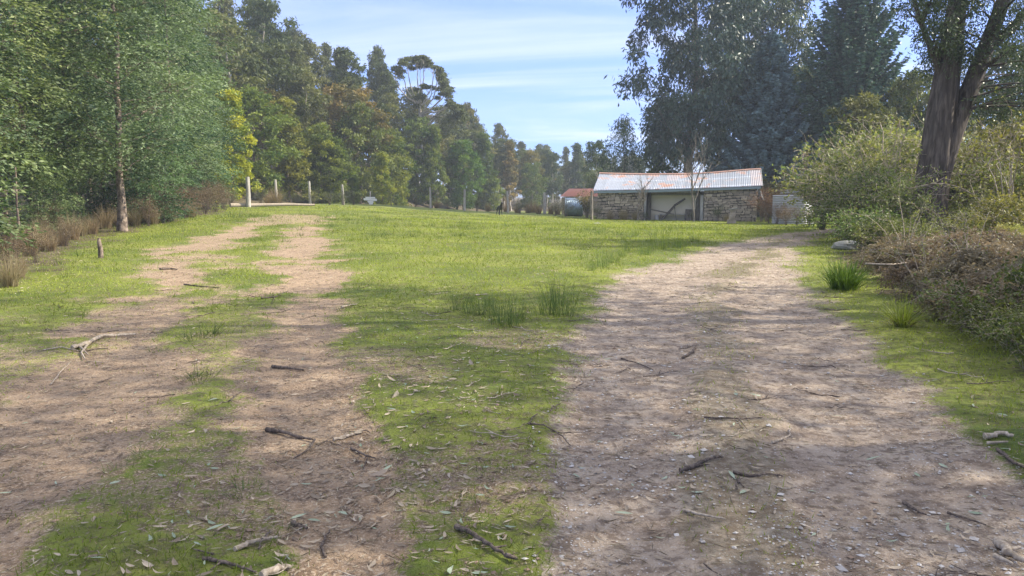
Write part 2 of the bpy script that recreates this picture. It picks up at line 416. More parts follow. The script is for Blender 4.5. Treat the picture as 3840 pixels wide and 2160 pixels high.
w = bpy.data.worlds.new('World'); SC.world = w; w.use_nodes = True; nt = w.node_tree; nt.nodes.clear(); g = N(nt)
sky = g('TexSky'); sky.sky_type = 'NISHITA'; sky.sun_disc = False; sky.sun_elevation = el; sky.sun_rotation = az; sky.air_density = 1.0; sky.dust_density = .6; sky.ozone_density = 3.5
tc = g('TexCoord'); sx = g('SeparateXYZ'); g.l(tc.outputs['Generated'], sx.inputs[0])
zz = g.math('MAXIMUM', g.math('ADD', sx.outputs['Z'], .10), .02)
cx = g('CombineXYZ'); g.l(g.math('DIVIDE', sx.outputs['X'], zz), cx.inputs[0]); g.l(g.math('DIVIDE', sx.outputs['Y'], zz), cx.inputs[1])
mp = g('Mapping'); mp.inputs['Rotation'].default_value = (0, 0, .55); mp.inputs['Scale'].default_value = (.20, .55, 1); mp.inputs['Location'].default_value = (1.3, .7, 0); g.l(cx.outputs[0], mp.inputs['Vector'])
mp2 = g('Mapping'); mp2.inputs['Rotation'].default_value = (0, 0, -.25); mp2.inputs['Scale'].default_value = (.10, .30, 1); mp2.inputs['Location'].default_value = (4.1, .2, 0); g.l(cx.outputs[0], mp2.inputs['Vector'])
n1 = g.noise(mp.outputs[0], 1.0, 9, .62, 1.2); n2 = g.noise(mp2.outputs[0], 1.0, 4, .5, .3)
cl = g.math('ADD', g.math('MULTIPLY', g.ramp(n1, .43, .66), .95), g.math('MULTIPLY', g.ramp(n2, .40, .62), .35), True)
cl = g.math('MULTIPLY', cl, g.math('ADD', .50, g.math('MULTIPLY', g.ramp(sx.outputs['Z'], .25, .6), .42)))
cl = g.math('MAXIMUM', cl, g.math('MULTIPLY', g.ramp(sx.outputs['Z'], .3, .6), .85))  # unseen cloud cover overhead, added to make the ambient light more neutral
skc = g.mix(1.0, sky.outputs[0], (.33, .46, .92), 'MULTIPLY')
cc = g.mix(cl, skc, (4.1, 4.15, 4.4))
bg = g('Background'); bg.inputs['Strength'].default_value = .150; g.l(cc, bg.inputs['Color'])
wo = g('OutputWorld'); g.l(bg.outputs[0], wo.inputs['Surface'])
SC.view_settings.view_transform = 'Standard'; SC.view_settings.look = 'None'; SC.view_settings.exposure = 1.15; SC.view_settings.gamma = 1
SC.render.engine = 'CYCLES'
SC.cycles.max_bounces = 6; SC.cycles.diffuse_bounces = 3; SC.cycles.transmission_bounces = 4; SC.cycles.glossy_bounces = 2; SC.cycles.volume_bounces = 0
SC.cycles.volume_step_rate = 10

hz = Geo(); hz.box((0, 190, 58), (330, 330, 62.0)); ho = hz.build('haze', [])
tag(ho, 'thin bright haze in the air over the clearing', 'haze', kind='stuff')
hm, hnt, hout = mat_new('haze'); g = N(hnt); pv = g('VolumePrincipled'); pv.inputs['Density'].default_value = .0008; pv.inputs['Color'].default_value = (.80, .89, 1.0, 1); pv.inputs['Anisotropy'].default_value = .1
g.l(pv.outputs[0], hout.inputs['Volume']); ho.data.materials.clear(); ho.data.materials.append(hm)

# ------------------------------------------------------------------ ground
def poly(pts, extra=()):
    P = [at(*p)[:2] for p in pts]
    return np.array(P + [np.array(e, float) for e in extra])
def sdf(P, x, y):
    x = np.asarray(x, float); y = np.asarray(y, float)
    d = np.full(x.shape, 1e9); ins = np.zeros(x.shape, bool); n = len(P)
    for i in range(n):
        ax, ay = P[i]; bx, by = P[(i + 1) % n]; ex, ey = bx - ax, by - ay
        t = np.clip(((x - ax) * ex + (y - ay) * ey) / (ex * ex + ey * ey + 1e-12), 0, 1)
        d = np.minimum(d, np.hypot(x - ax - t * ex, y - ay - t * ey))
        c = ((ay > y) != (by > y)) & (x < (bx - ax) * (y - ay) / (by - ay + 1e-12) + ax); ins ^= c
    return np.where(ins, d, -d)
ROAD = poly([(2010, 2160), (2070, 1800), (2120, 1500), (2170, 1280), (2240, 1120), (2370, 1020), (2540, 960), (2700, 914), (2850, 886), (2970, 868), (3060, 858), (3200, 852), (3210, 862), (3130, 872), (3080, 888),
             (3010, 935), (3000, 985), (3030, 1040), (3120, 1110), (3260, 1210), (3420, 1370), (3620, 1560), (3900, 1800)], [(3.4, 1.2), (3.4, -8), (.1, -8), (.1, 1)])
ROADMID = poly([(2560, 2160), (2600, 1700), (2560, 1300), (2570, 1120), (2640, 1020), (2790, 950), (2870, 900), (3000, 872), (3060, 875), (2960, 905), (2930, 950), (2830, 1020), (2760, 1120), (2800, 1300), (2950, 1700), (3150, 2160)])
TA = poly([(-600, 1700), (-150, 1520), (250, 1330), (440, 1180), (540, 1050), (600, 960), (740, 893), (860, 858), (940, 835), (1000, 838), (930, 868), (860, 930), (800, 980), (740, 1040), (700, 1130), (690, 1230), (660, 1400), (540, 1580), (360, 1760), (220, 1920), (120, 2160)], [(-2.2, 1), (-3.6, 1), (-5, 2)])
TB = poly([(1130, 2160), (1080, 1900), (1010, 1700), (950, 1560), (960, 1400), (1000, 1240), (1040, 1120), (1050, 1010), (1060, 930), (1100, 870), (1130, 832), (1185, 832), (1205, 880), (1220, 1000), (1240, 1120), (1280, 1300), (1320, 1500), (1400, 1700), (1480, 1900), (1530, 2160)], [(-.25, 1), (-.25, -4), (-1, -4)])
TMID = poly([(620, 1240), (760, 1190), (1100, 1180), (1120, 1500), (1040, 1700), (700, 1680), (560, 1560)])
RFLOOR = poly([(3140, 862), (3120, 960), (3270, 1050), (3400, 1130), (3580, 1220), (3780, 1320), (3950, 1390), (4200, 1480)], [(12, 2), (40, 5), (40, 45), (26, 48)])
LFLOOR = poly([(-500, 1250), (0, 1100), (200, 1010), (330, 940), (430, 895), (560, 850), (760, 812), (860, 800), (860, 790)], [(-24, 62), (-60, 60), (-60, 12)])
TOPBARE = poly([(880, 845), (1000, 800), (1260, 806), (1240, 835), (1080, 850)])
def masks(x, y):
    nz = (fbm(x * 1.1, y * 1.1, 21, 4) - .5); nf = (fbm(x * 6, y * 6, 31, 3) - .5)
    e = nz * 1.3 + nf * .35
    sc = np.clip(np.hypot(x, y) / 12, .35, 1.6)
    gr = sstep(-.5, .45, sdf(ROAD, x, y) / sc + e * .8 - .12 * sstep(2, 3, x))
    gr = np.maximum(gr, 0)
    mid = sstep(-.2, .35, sdf(ROADMID, x, y) / sc + e * .9)
    pt = .80 + .35 * sstep(.33, .62, fbm(x * .9, y * .9, 23, 4)); a = np.clip(sstep(-.8, .6, sdf(TA, x, y) / sc + e * 1.5) * pt, 0, .97)
    b = np.clip(sstep(-.7, .5, sdf(TB, x, y) / sc + e * 1.3) * (pt + .12), 0, .97)
    m = sstep(-.9, .6, sdf(TMID, x, y) / sc + e * 1.4) * .40 * pt
    far = sstep(0, .4, sdf(TOPBARE, x, y) + e * 3) * .6
    lawn_bare = sstep(2.6, 1.6, x) * (.24 + .38 * sstep(.40, .68, fbm(x * .7 + 3, y * .7, 77, 4))) * sstep(17, 5, y)
    dirt = np.maximum.reduce([a, b, m, far, lawn_bare])
    fl = np.maximum(sstep(-.5, .8, sdf(RFLOOR, x, y) + e * 1.2), sstep(-.6, .9, sdf(LFLOOR, x, y) + e * 2.2) * .8)
    u = x / np.maximum(y, 1); ed = np.interp(u, U_T, EDGE)
    fl = np.maximum(fl, sstep(-14, 4, y - ed) * (y > 20))
    return gr, mid, dirt, fl
th = np.concatenate([np.linspace(-180, -52, 65)[:-1], np.linspace(-52, 52, 460), np.linspace(52, 180, 65)[1:-1]]) * PI / 180
rr = np.concatenate([np.geomspace(.25, 1.6, 18)[:-1], np.geomspace(1.6, 90, 400), np.geomspace(90, 800, 46)[1:]])
TH, RR = np.meshgrid(th, rr); X = RR * np.sin(TH); Y = RR * np.cos(TH)
gr, mid, dirt, fl = masks(X, Y)
Z = terrain(X, Y)
amp = np.clip(1.5 - RR / 14, 0, 1)
bare = np.maximum(gr * (1 - mid * .5), dirt)
Z += amp * (.018 * (fbm(X * 9, Y * 9, 41, 3) - .5) + (1 - bare) * .03 * (fbm(X * 5, Y * 5, 43, 3) - .3))
Z -= .05 * bare
def gz(x, y):
    """ground height with the wheel tracks"""
    a, b, c, d = masks(np.atleast_1d(x), np.atleast_1d(y)); bb = np.maximum(a * (1 - b * .5), c)
    return terrain(x, y) - .05 * bb + np.clip(1.5 - np.hypot(x, y) / 14, 0, 1) * (1 - bb) * .006
nr, nc = X.shape
V = np.stack([X.ravel(), Y.ravel(), Z.ravel()], 1); V = np.concatenate([V, [[0, 0, float(Z[0].mean())]]])
i = np.arange(nr - 1)[:, None]; j = np.arange(nc)[None]; j2 = (j + 1) % nc
F = np.stack([i * nc + j, i * nc + j2, (i + 1) * nc + j2, (i + 1) * nc + j], 2).reshape(-1, 4)
gg = Geo(); gg.V = [V]; gg.n = len(V)
gg.F = [(F[:, ::-1], 0, np.full(len(F), .5), True), (np.stack([np.full(nc, nr * nc), np.arange(nc), (np.arange(nc) + 1) % nc], 1)[:, ::-1], 0, np.full(nc, .5), True)]
m, nt, out = mat_new('ground'); g = N(nt)
tc = g('TexCoord'); P = tc.outputs['Object']
nb = g.noise(P, .35, 5, .6); nm = g.noise(P, 2.6, 6, .65); nf = g.noise(P, 14, 6, .7); nff = g.noise(P, 60, 4, .7)
grass = g.mix(g.ramp(nb, .35, .65), (.095, .135, .020), (.230, .260, .045))
grass = g.mix(g.math('MULTIPLY', g.ramp(nm, .42, .72), .75), grass, (.170, .160, .055))
grass = g.mix(g.math('MULTIPLY', g.ramp(nf, .46, .62), .6), grass, (.045, .052, .018))
dirtc = g.mix(g.ramp(nm, .3, .7), (.24, .165, .105), (.38, .275, .18))
dirtc = g.mix(g.math('MULTIPLY', g.ramp(nf, .48, .62), .7), dirtc, (.085, .060, .042))
dirtc = g.mix(g.math('MULTIPLY', g.ramp(nff, .52, .62), .65), dirtc, (.52, .42, .32))
gravc = g.mix(g.ramp(nm, .3, .72), (.255, .195, .145), (.44, .36, .28))
gravc = g.mix(g.math('MULTIPLY', g.ramp(nff, .54, .64), .6), gravc, (.52, .46, .41)); gravc = g.mix(g.math('MULTIPLY', g.ramp(nf, .47, .60), .75), gravc, (.145, .105, .075))
vo = g('TexVoronoi'); vo.inputs['Scale'].default_value = 48; g.l(P, vo.inputs['Vector'])
sp = g.math('MULTIPLY', g.math('LESS_THAN', vo.outputs['Distance'], .22), g.ramp(g.noise(P, 1.7, 4), .42, .62))
vs = g('SeparateColor'); g.l(vo.outputs['Color'], vs.inputs[0]); sp = g.math('MULTIPLY', sp, g.math('GREATER_THAN', vs.outputs[0], .55))
gravc = g.mix(sp, gravc, (.55, .52, .50))
floorc = g.mix(g.ramp(nm, .35, .65), (.060, .045, .026), (.15, .115, .070))
floorc = g.mix(g.math('MULTIPLY', g.ramp(nf, .5, .6), .6), floorc, (.075, .085, .03))
nz = g.math('MULTIPLY', g.math('SUBTRACT', g.math('ADD', g.math('MULTIPLY', nf, .6), g.math('MULTIPLY', nff, .4)), .5), 1.5)
def edge(a): return g.ramp(g.math('ADD', g.attr(a), g.math('MULTIPLY', nz, 1.5)), .28, .72)
c = g.mix(edge('dirt'), grass, dirtc)
c = g.mix(edge('floor'), c, floorc)
vl = g('VectorMath'); vl.operation = 'LENGTH'; g.l(P, vl.inputs[0]); midm = g.math('MULTIPLY', g.math('ADD', .45, g.math('MULTIPLY', g.ramp(vl.outputs['Value'], 8, 22), .55)), g.ramp(g.math('ADD', g.math('MULTIPLY', g.attr('mid'), .65), g.math('MULTIPLY', nz, 1.4)), .36, .74))
road = g.mix(midm, gravc, g.mix(g.ramp(nf, .4, .6), (.075, .088, .028), (.155, .120, .070)))
c = g.mix(edge('gravel'), c, road)
p = g('BsdfPrincipled'); g.l(c, p.inputs['Base Color']); p.inputs['Roughness'].default_value = .9; p.inputs['Specular IOR Level'].default_value = .25
b = g('Bump'); b.inputs['Strength'].default_value = 1.0; b.inputs['Distance'].default_value = .035
g.l(g.math('ADD', g.math('ADD', g.math('MULTIPLY', nm, .6), nf), g.math('MULTIPLY', nff, .45)), b.inputs['Height']); g.l(b.outputs[0], p.inputs['Normal'])
g.l(p.outputs[0], out.inputs['Surface'])
go = gg.build('ground', m)
for nme, arr in (('gravel', gr), ('mid', mid), ('dirt', dirt), ('floor', fl)):
    a = go.data.attributes.new(nme, 'FLOAT', 'POINT'); a.data.foreach_set('value', np.concatenate([arr.ravel(), [arr[0].mean()]]).astype(np.float32))
tag(go, 'mossy grass clearing with a reddish dirt track and a gravel drive worn into it', 'ground', kind='structure')

# ------------------------------------------------------------------ short grass, pebbles, litter
rng = np.random.default_rng(5)
def polar(n, r0, r1, pw, half=41):
    """random points round the camera's clearing, thinning with distance"""
    k = 1 - pw; q = rng.random(n); r = (r0 ** k + q * (r1 ** k - r0 ** k)) ** (1 / k); a = np.radians(rng.uniform(-half, half, n))
    return r * np.sin(a), r * np.cos(a), r
def blades(n, r0, r1, h0, w0, hk):
    x, y, r = polar(n, r0, r1, .25)
    gr, mid, dirt, fl = masks(x, y); bare = np.maximum(np.maximum(gr * (1 - mid * .32), dirt * .97), fl * .55)
    keep = rng.random(n) > bare * 1.02; keep &= rng.random(n) < .25 + .9 * fbm(x * 2.2, y * 2.2, 51, 3)
    x, y, r, bare = x[keep], y[keep], r[keep], bare[keep]; n = len(x)
    lum = fbm(x * 3, y * 3, 53, 3)
    h = (h0 + hk * r) * rng.uniform(.4, 1.3, n) * (.45 + 1.1 * lum) * (1 - bare * .5); w_ = w0 * (1 + r * .14) * rng.uniform(.6, 1.3, n)
    a = rng.uniform(0, 2 * PI, n); z = gz(x, y) - .004
    B = np.stack([x, y, z], 1); s = np.stack([np.cos(a), np.sin(a), np.zeros(n)], 1) * w_[:, None] * .5
    ln = rng.normal(size=(n, 3)) * h[:, None] * .55; ln[:, 2] = h
    V = np.stack([B - s, B + s, B + ln], 1).reshape(-1, 3)
    tn = np.clip(fbm(x * .45, y * .45, 57, 4) * 1.6 - .35 + rng.normal(size=n) * .2, 0, 1)
    dead = (rng.random(n) < .05 + .22 * sstep(14, 4, np.hypot(x, y)) + .30 * sstep(.5, .72, fbm(x * .8, y * .8, 61, 3))).astype(int)
    return V, np.arange(3 * n).reshape(n, 3), tn, dead
G = Geo(); V, F, tn, dead = blades(430000, 1.7, 62, .020, .0042, .0010)
V2, F2, tn2, dead2 = blades(80000, 1.9, 45, .055, .0045, .0022)
tri = np.flatnonzero(dead == 0); G.add(V, F[tri], 0, tn[tri]); G.add(V[:0], F[:0]);
G.F.append((F[dead == 1], 1, tn[dead == 1], False))
G.add(V2, F2, 0, tn2 * .6)
tag(G.build('grass', [M['turf'], M['straw']]), 'short bright green grass and moss covering the clearing', 'grass', kind='stuff')

# white and grey pebbles on the drive, crumbs of earth on the dirt track
def pebbles(n, r1, which, size, name, label, cols):
    x, y, r = polar(n, 1.8, r1, .5); gr, mid, dirt, fl = masks(x, y)
    msk = gr if which == 'gravel' else dirt
    k = rng.random(n) < msk * (.12 + 1.1 * sstep(.42, .66, fbm(x * 1.4, y * 1.4, 71, 3))); x, y = x[k], y[k]; n = len(x)
    s = size * rng.lognormal(0, .45, n); z = gz(x, y)
    O = np.array([[1, 0, 0], [0, 1, 0], [-1, 0, 0], [0, -1, 0], [0, 0, .45], [0, 0, -.6]], float)
    a = rng.uniform(0, 6.28, n); c_, s_ = np.cos(a), np.sin(a)
    st = rng.uniform(.6, 1.3, (n, 3)) * s[:, None]
    V = O[None] * st[:, None]; V = np.stack([V[..., 0] * c_[:, None] - V[..., 1] * s_[:, None], V[..., 0] * s_[:, None] + V[..., 1] * c_[:, None], V[..., 2]], 2)
    V += np.stack([x, y, z + s * .2], 1)[:, None]
    f = np.array([[0, 1, 4], [1, 2, 4], [2, 3, 4], [3, 0, 4], [1, 0, 5], [2, 1, 5], [3, 2, 5], [0, 3, 5]])
    g_ = Geo(); g_.add(V.reshape(-1, 3), (f[None] + (np.arange(n) * 6)[:, None, None]).reshape(-1, 3), 0, np.repeat(rng.random(n), 8))
    tag(g_.build(name, cols), label, 'gravel', kind='stuff')
M['pebble'] = plain_mat('pebble', (.13, .11, .10), (.62, .59, .55), 3, .8)
M['crumb'] = plain_mat('crumb', (.09, .06, .045), (.33, .24, .17), 3, .9)
pebbles(46000, 24, 'gravel', .0062, 'gravel', 'pale pebbles strewn over the gravel drive', M['pebble'])
pebbles(1500, 14, 'gravel', .0105, 'stones', 'larger grey stones set in the gravel drive', M['pebble'])
pebbles(26000, 18, 'dirt', .0055, 'earth_crumbs', 'small crumbs of earth on the reddish wheel tracks', M['crumb'])

# gum leaves
M['litter'] = leaf_mat('litter', (.13, .095, .060), (.50, .42, .31), .15, (1.1, 1, .8), .55, .35)
M['litter_green'] = leaf_mat('litter_green', (.20, .26, .17), (.36, .42, .30), .15, (1.1, 1.1, .8), .45, .4)
def gum_leaf_geo(g_, x, y, z, L, W, a, rng, mat, tone):
    n = len(x); t = np.array([0, .22, .55, .82, 1.0]); wd = np.array([.02, .8, 1, .5, .02])
    bend = rng.uniform(-.35, .35, n); cur = rng.uniform(-.1, .45, n)
    u = (t[None] - .5) * L[:, None]; v = bend[:, None] * L[:, None] * (t[None] - .5) ** 2 * 2; q = cur[:, None] * L[:, None] * (t[None] - .5) ** 2 * 1.6
    e = wd[None] * W[:, None] * .5; roll = rng.normal(size=n) * .35
    def P(sg):
        uu, vv = u, v + sg * e; ww = q + abs(sg) * e * .25 + sg * e * roll[:, None] + .004
        c_, s_ = np.cos(a)[:, None], np.sin(a)[:, None]
        return np.stack([x[:, None] + uu * c_ - vv * s_, y[:, None] + uu * s_ + vv * c_, z[:, None] + ww], 2)
    V = np.stack([P(-1), P(0), P(1)], 2).reshape(-1, 3)
    k = np.arange(4)[:, None] * 3; f = np.concatenate([k + np.array([[0, 1, 4, 3]]), k + np.array([[1, 2, 5, 4]])])
    g_.add(V, (f[None] + (np.arange(n) * 15)[:, None, None]).reshape(-1, 4), mat, np.repeat(tone, 8))
def litter_w(x, y):
    gr, mid, dirt, fl = masks(x, y); mx = sstep(2.4, .4, abs(x + .15 - y * .02)) * sstep(14, 8, y) + .9 * sstep(3, .5, abs(x - 1.5)) * sstep(11, 6, y)
    return np.clip(.10 + .8 * mx * (.25 + 1.0 * sstep(.4, .68, fbm(x * 1.2, y * 1.2, 91, 3))) + fl * .5, 0, 1) * (1 - .72 * gr) 
x, y, r = polar(36000, 1.9, 30, .35); k = rng.random(len(x)) < litter_w(x, y) * .75; x, y, r = x[k], y[k], r[k]; n = len(x)
G = Geo(); z = gz(x, y) + .006; L = rng.uniform(.022, .078, n) * (1 + r * .015); tn = np.clip(rng.beta(1.6, 1.5, n), 0, 1); grn = rng.random(n) < .12
for q, mt in ((~grn, 0), (grn, 1)):
    gum_leaf_geo(G, x[q], y[q], z[q], L[q], L[q] * rng.uniform(.14, .26, q.sum()), rng.uniform(0, 6.28, q.sum()), rng, mt, tn[q])
tag(G.build('leaf_litter', [M['litter'], M['litter_green']]), 'dry gum leaves littering the grass strip between the two tracks', 'leaf litter', kind='stuff')
protos = []
for q in range(7):
    G = Geo(); Lq = np.array([rng.uniform(.075, .115)])
    gum_leaf_geo(G, np.zeros(1), np.zeros(1), np.zeros(1), Lq, Lq * rng.uniform(.16, .26), np.zeros(1), rng, 0, np.array([[.25, .5, .75, .9, .6, .4, .8][q]]))
    protos.append(G.build('gum_leaf', M['litter_green'] if q in (3, 6) else M['litter']))
k = 0; used = set()
while k < 120:
    x, y, r = (float(v[0]) for v in polar(1, 2.2, 7.5, .2, 33))
    if rng.random() > litter_w(np.array([x]), np.array([y]))[0] * .9 + .08: continue
    q = int(rng.integers(7)); o = protos[q] if q not in used else protos[q].copy()
    if q in used: COL.objects.link(o)
    used.add(q)
    o.location = (x, y, float(gz(x, y)[0]) + .012); o.rotation_euler = (rng.normal() * .15, rng.normal() * .2, rng.uniform(0, 6.28)); s = rng.uniform(.7, 1.15); o.scale = (s, s, s)
    gn = q in (3, 6)
    tag(o, 'curled grey green gum leaf lying on the ground in the foreground' if gn else 'curled dry tan gum leaf lying on the ground in the foreground', 'fallen leaf', 'grey green gum leaves in the foreground' if gn else 'dry gum leaves in the foreground'); k += 1

# sticks and twigs
def stick(pxs, rad, mat, label, forks=(), name='fallen_stick', cat='stick', group=None, lift=0):
    P = [at(*p) for p in pxs]; P = np.array([[a[0], a[1], float(gz(a[0], a[1])[0]) + rad * .8 + .006 + lift] for a in P])
    c = P.mean(0); rg = np.random.default_rng(abs(hash(tuple(map(tuple, pxs)))) % 9999 if False else int(sum(sum(p) for p in pxs)) % 9973)
    t = np.linspace(0, len(P) - 1, len(P) * 4); Q = np.stack([np.interp(t, np.arange(len(P)), P[:, i]) for i in range(3)], 1); Q[1:-1] += rg.normal(size=(len(Q) - 2, 3)) * rad * .35 * [1, 1, .3]
    G = Geo(); G.tube(Q - c, rad * np.linspace(1, .45, len(Q)) * rg.uniform(.85, 1.15, len(Q)), 7, 0)
    for f in forks:
        F_ = [at(*p) for p in f]; F_ = np.array([[a[0], a[1], float(gz(a[0], a[1])[0]) + rad * .6 + .006 + lift] for a in F_])
        G.tube(F_ - c, np.linspace(rad * .55, rad * .25, len(F_)), 5, 0)
    o = G.build(name, M[mat], None, tuple(c)); tag(o, label, cat, group)
    return o
stick([(270, 1305), (330, 1290), (380, 1262), (430, 1255), (510, 1248)], .028, 'twig_pale', 'long pale peeling branch lying on the left dirt track', [[(330, 1290), (305, 1320), (318, 1340)], [(300, 1300), (330, 1325)]], 'fallen_branch', 'branch')
stick([(1000, 1595), (1060, 1605), (1120, 1622), (1170, 1632)], .017, 'twig', 'dark bent stick lying where moss meets the left track', [[(1180, 1630), (1160, 1665), (1100, 1700)]])
stick([(880, 2062), (940, 2030), (1000, 2015), (1040, 2006)], .013, 'twig_pale', 'grey brown stick on the moss patch near the bottom edge')
stick([(760, 2100), (830, 2110), (900, 2130), (960, 2150)], .010, 'twig', 'thin dark forked stick at the bottom edge of the moss patch', [[(830, 2110), (790, 2140)], [(800, 2080), (720, 2060)]])
stick([(980, 2170), (1040, 2140), (1090, 2122)], .020, 'twig_pale', 'thick pale weathered stick cut by the bottom edge')
stick([(1710, 1975), (1780, 2010), (1850, 2060), (1930, 2100)], .014, 'twig', 'grey lichened stick with a pale peeled end on the litter strip', [[(1850, 2060), (1900, 2050)]])
stick([(1900, 2085), (1940, 2100)], .013, 'twig', 'short dark bark piece at the tip of the lichened stick')
stick([(2550, 1755), (2610, 1740), (2650, 1720), (2710, 1712)], .015, 'twig', 'dark gnarled stick in the middle of the gravel drive', [[(2610, 1740), (2660, 1738)]])
stick([(2750, 1765), (2810, 1780), (2870, 1770), (2935, 1778)], .010, 'twig', 'wavy dark stick right of the gnarled stick on the drive', [[(2810, 1780), (2760, 1760)], [(2740, 1765), (2790, 1820)]])
stick([(2895, 1645), (2930, 1630), (2960, 1615), (2965, 1590)], .009, 'twig_pale', 'pale hooked twig on the mossy middle of the drive')
stick([(2560, 1905), (2640, 1925), (2720, 1940)], .009, 'twig_pale', 'long pale splinter on the near part of the drive')
stick([(3390, 1860), (3430, 1885), (3475, 1905)], .011, 'twig', 'short dark stick on the right side of the drive')
stick([(3555, 1895), (3620, 1915), (3700, 1940)], .007, 'twig', 'thin straight dark twig beside the right edge of the drive')
stick([(1020, 1362), (1080, 1368), (1140, 1375)], .016, 'twig', 'dark straight stick lying across the middle of the left track')
stick([(980, 1120), (1030, 1115), (1080, 1085)], .014, 'twig', 'thin crooked branch lying on the grass between the wheel ruts', [[(1030, 1115), (1020, 1140)], [(1030, 1115), (960, 1110)]])
stick([(1315, 1660), (1380, 1690), (1410, 1700)], .009, 'twig', 'dark forked twig on the bare earth left of the litter strip', [[(1380, 1690), (1360, 1740)]])
stick([(1250, 1630), (1310, 1615), (1350, 1600)], .012, 'twig_pale', 'flat pale strip of bark on the left track')
stick([(1980, 1590), (2040, 1595), (2110, 1620), (2140, 1650)], .008, 'twig', 'long thin twig running from the grass onto the drive')
stick([(2640, 1560), (2700, 1562), (2790, 1565), (2860, 1560)], .008, 'twig', 'long thin curved twig across the middle of the drive', [[(2770, 1562), (2800, 1600)]])
stick([(3740, 1682), (3800, 1730), (3850, 1760)], .012, 'twig', 'dark stick at the right frame edge below the mossy verge')
stick([(3690, 1642), (3760, 1640), (3800, 1650)], .022, 'twig_pale', 'pale strip of bark lying at the verge of the drive', [[(3700, 1660), (3780, 1668)]], 'bark_strip', 'bark')
stick([(3740, 2010), (3790, 2060), (3850, 2085)], .024, 'twig_pale', 'thick pale splintered wood in the bottom right corner', [[(3770, 2040), (3830, 2030)], [(3730, 2060), (3800, 2090)]], 'fallen_branch', 'branch')
stick([(690, 1065), (760, 1072), (820, 1076)], .016, 'twig', 'dark stick across the left wheel rut in the sunlit part')
stick([(600, 1008), (640, 1003), (665, 1008)], .025, 'twig', 'short black log end on the far part of the left rut')
stick([(160, 1310), (230, 1300), (290, 1310)], .010, 'twig_pale', 'thin pale twig beside the long peeling branch')
stick([(190, 1425), (230, 1380), (265, 1345)], .007, 'twig_pale', 'pale thin twig pointing away below the peeling branch')
stick([(1780, 1110), (1830, 1106)], .014, 'twig_pale', 'pale bark chip on the lawn before the rushes')
stick([(1280, 1150), (1340, 1142)], .016, 'twig_pale', 'pale wood chip on the lawn just right of the left track')
stick([(2330, 1330), (2400, 1350), (2450, 1372)], .008, 'twig', 'dark crooked twig on the left part of the drive')
stick([(2560, 1330), (2600, 1310), (2610, 1290)], .016, 'twig', 'stubby dark stick standing out near the drive centre')
stick([(1090, 1945), (1150, 1960)], .016, 'twig', 'short stubby stick beside the moss patch')
stick([(1220, 2060), (1200, 2020), (1235, 1960)], .008, 'twig', 'thin upright looking twig on the bare earth at the bottom')
pr = []
for q in range(6):
    G = Geo(); n = 9; L = rng.uniform(.10, .26); x = np.linspace(-.5, .5, n) * L; P = np.stack([x, np.cumsum(rng.normal(size=n)) * L * .035, np.abs(rng.normal(size=n)) * .006], 1)
    G.tube(P, np.linspace(.0034, .0014, n), 5); j = 4; e = P[j] + np.array([L * .2, L * .13 * rng.choice([-1, 1]), .01]); G.tube(np.array([P[j], (P[j] + e) / 2 + .003, e]), [.003, .002, .0012], 4)
    pr.append(G.build('twig', M['twig_pale'] if q in (1, 4) else M['twig']))
for k in range(160):
    x, y, r = (float(v[0]) for v in polar(1, 2.1, 15, .35, 34)); q = k % 6; o = pr[q] if k < 6 else pr[q].copy()
    if k >= 6: COL.objects.link(o)
    o.location = (x, y, float(gz(x, y)[0]) + .008); o.rotation_euler = (0, 0, rng.uniform(0, 6.28)); s = rng.uniform(.6, 1.4) * (1 + r * .05); o.scale = (s, s, s)
    pale = q in (1, 4); tag(o, ('thin pale' if pale else 'thin dark') + ' twig dropped on the ground in the foreground', 'twig', ('pale' if pale else 'dark') + ' twigs scattered over the foreground')
# fine twig debris
x, y, r = polar(9000, 1.9, 20, .4); gr, mid, dirt, fl = masks(x, y); k = rng.random(len(x)) < .3 + .4 * np.maximum(gr, dirt); x, y, r = x[k], y[k], r[k]; n = len(x)
C = np.stack([x, y, gz(x, y) + .006], 1); a = rng.uniform(0, 6.28, n); A = np.stack([np.cos(a), np.sin(a), rng.normal(size=n) * .08], 1)
G = Geo(); G.leaves(C, A, rng.uniform(.03, .13, n), .0035 * (1 + r * .08), 0, rng.random(n), rng)
tag(G.build('twig_debris', M['brown_leaf']), 'fine broken twigs and bark crumbs over the tracks', 'debris', kind='stuff')

x, y, r = polar(42000, 1.8, 26, .35); gr, mid, dirt, fl = masks(x, y); k = rng.random(len(x)) < (.25 + .5 * np.maximum(gr * .6, dirt)) * (.3 + 1.1 * sstep(.35, .65, fbm(x * 1.6, y * 1.6, 131, 3))); x, y, r = x[k], y[k], r[k]; n = len(x)
C = np.stack([x, y, gz(x, y) + .005 + rng.random(n) * .006], 1); a = rng.uniform(0, 6.28, n); A = np.stack([np.cos(a), np.sin(a), rng.normal(size=n) * .12], 1)
G = Geo(); G.leaves(C, A, rng.uniform(.012, .065, n) * (1 + r * .04), .0030 * (1 + r * .10) * rng.uniform(.5, 1.8, n), 0, rng.random(n), rng)
tag(G.build('straw_debris', M['litter']), 'short bits of dry straw and bark strewn over the tracks and moss', 'debris', kind='stuff')

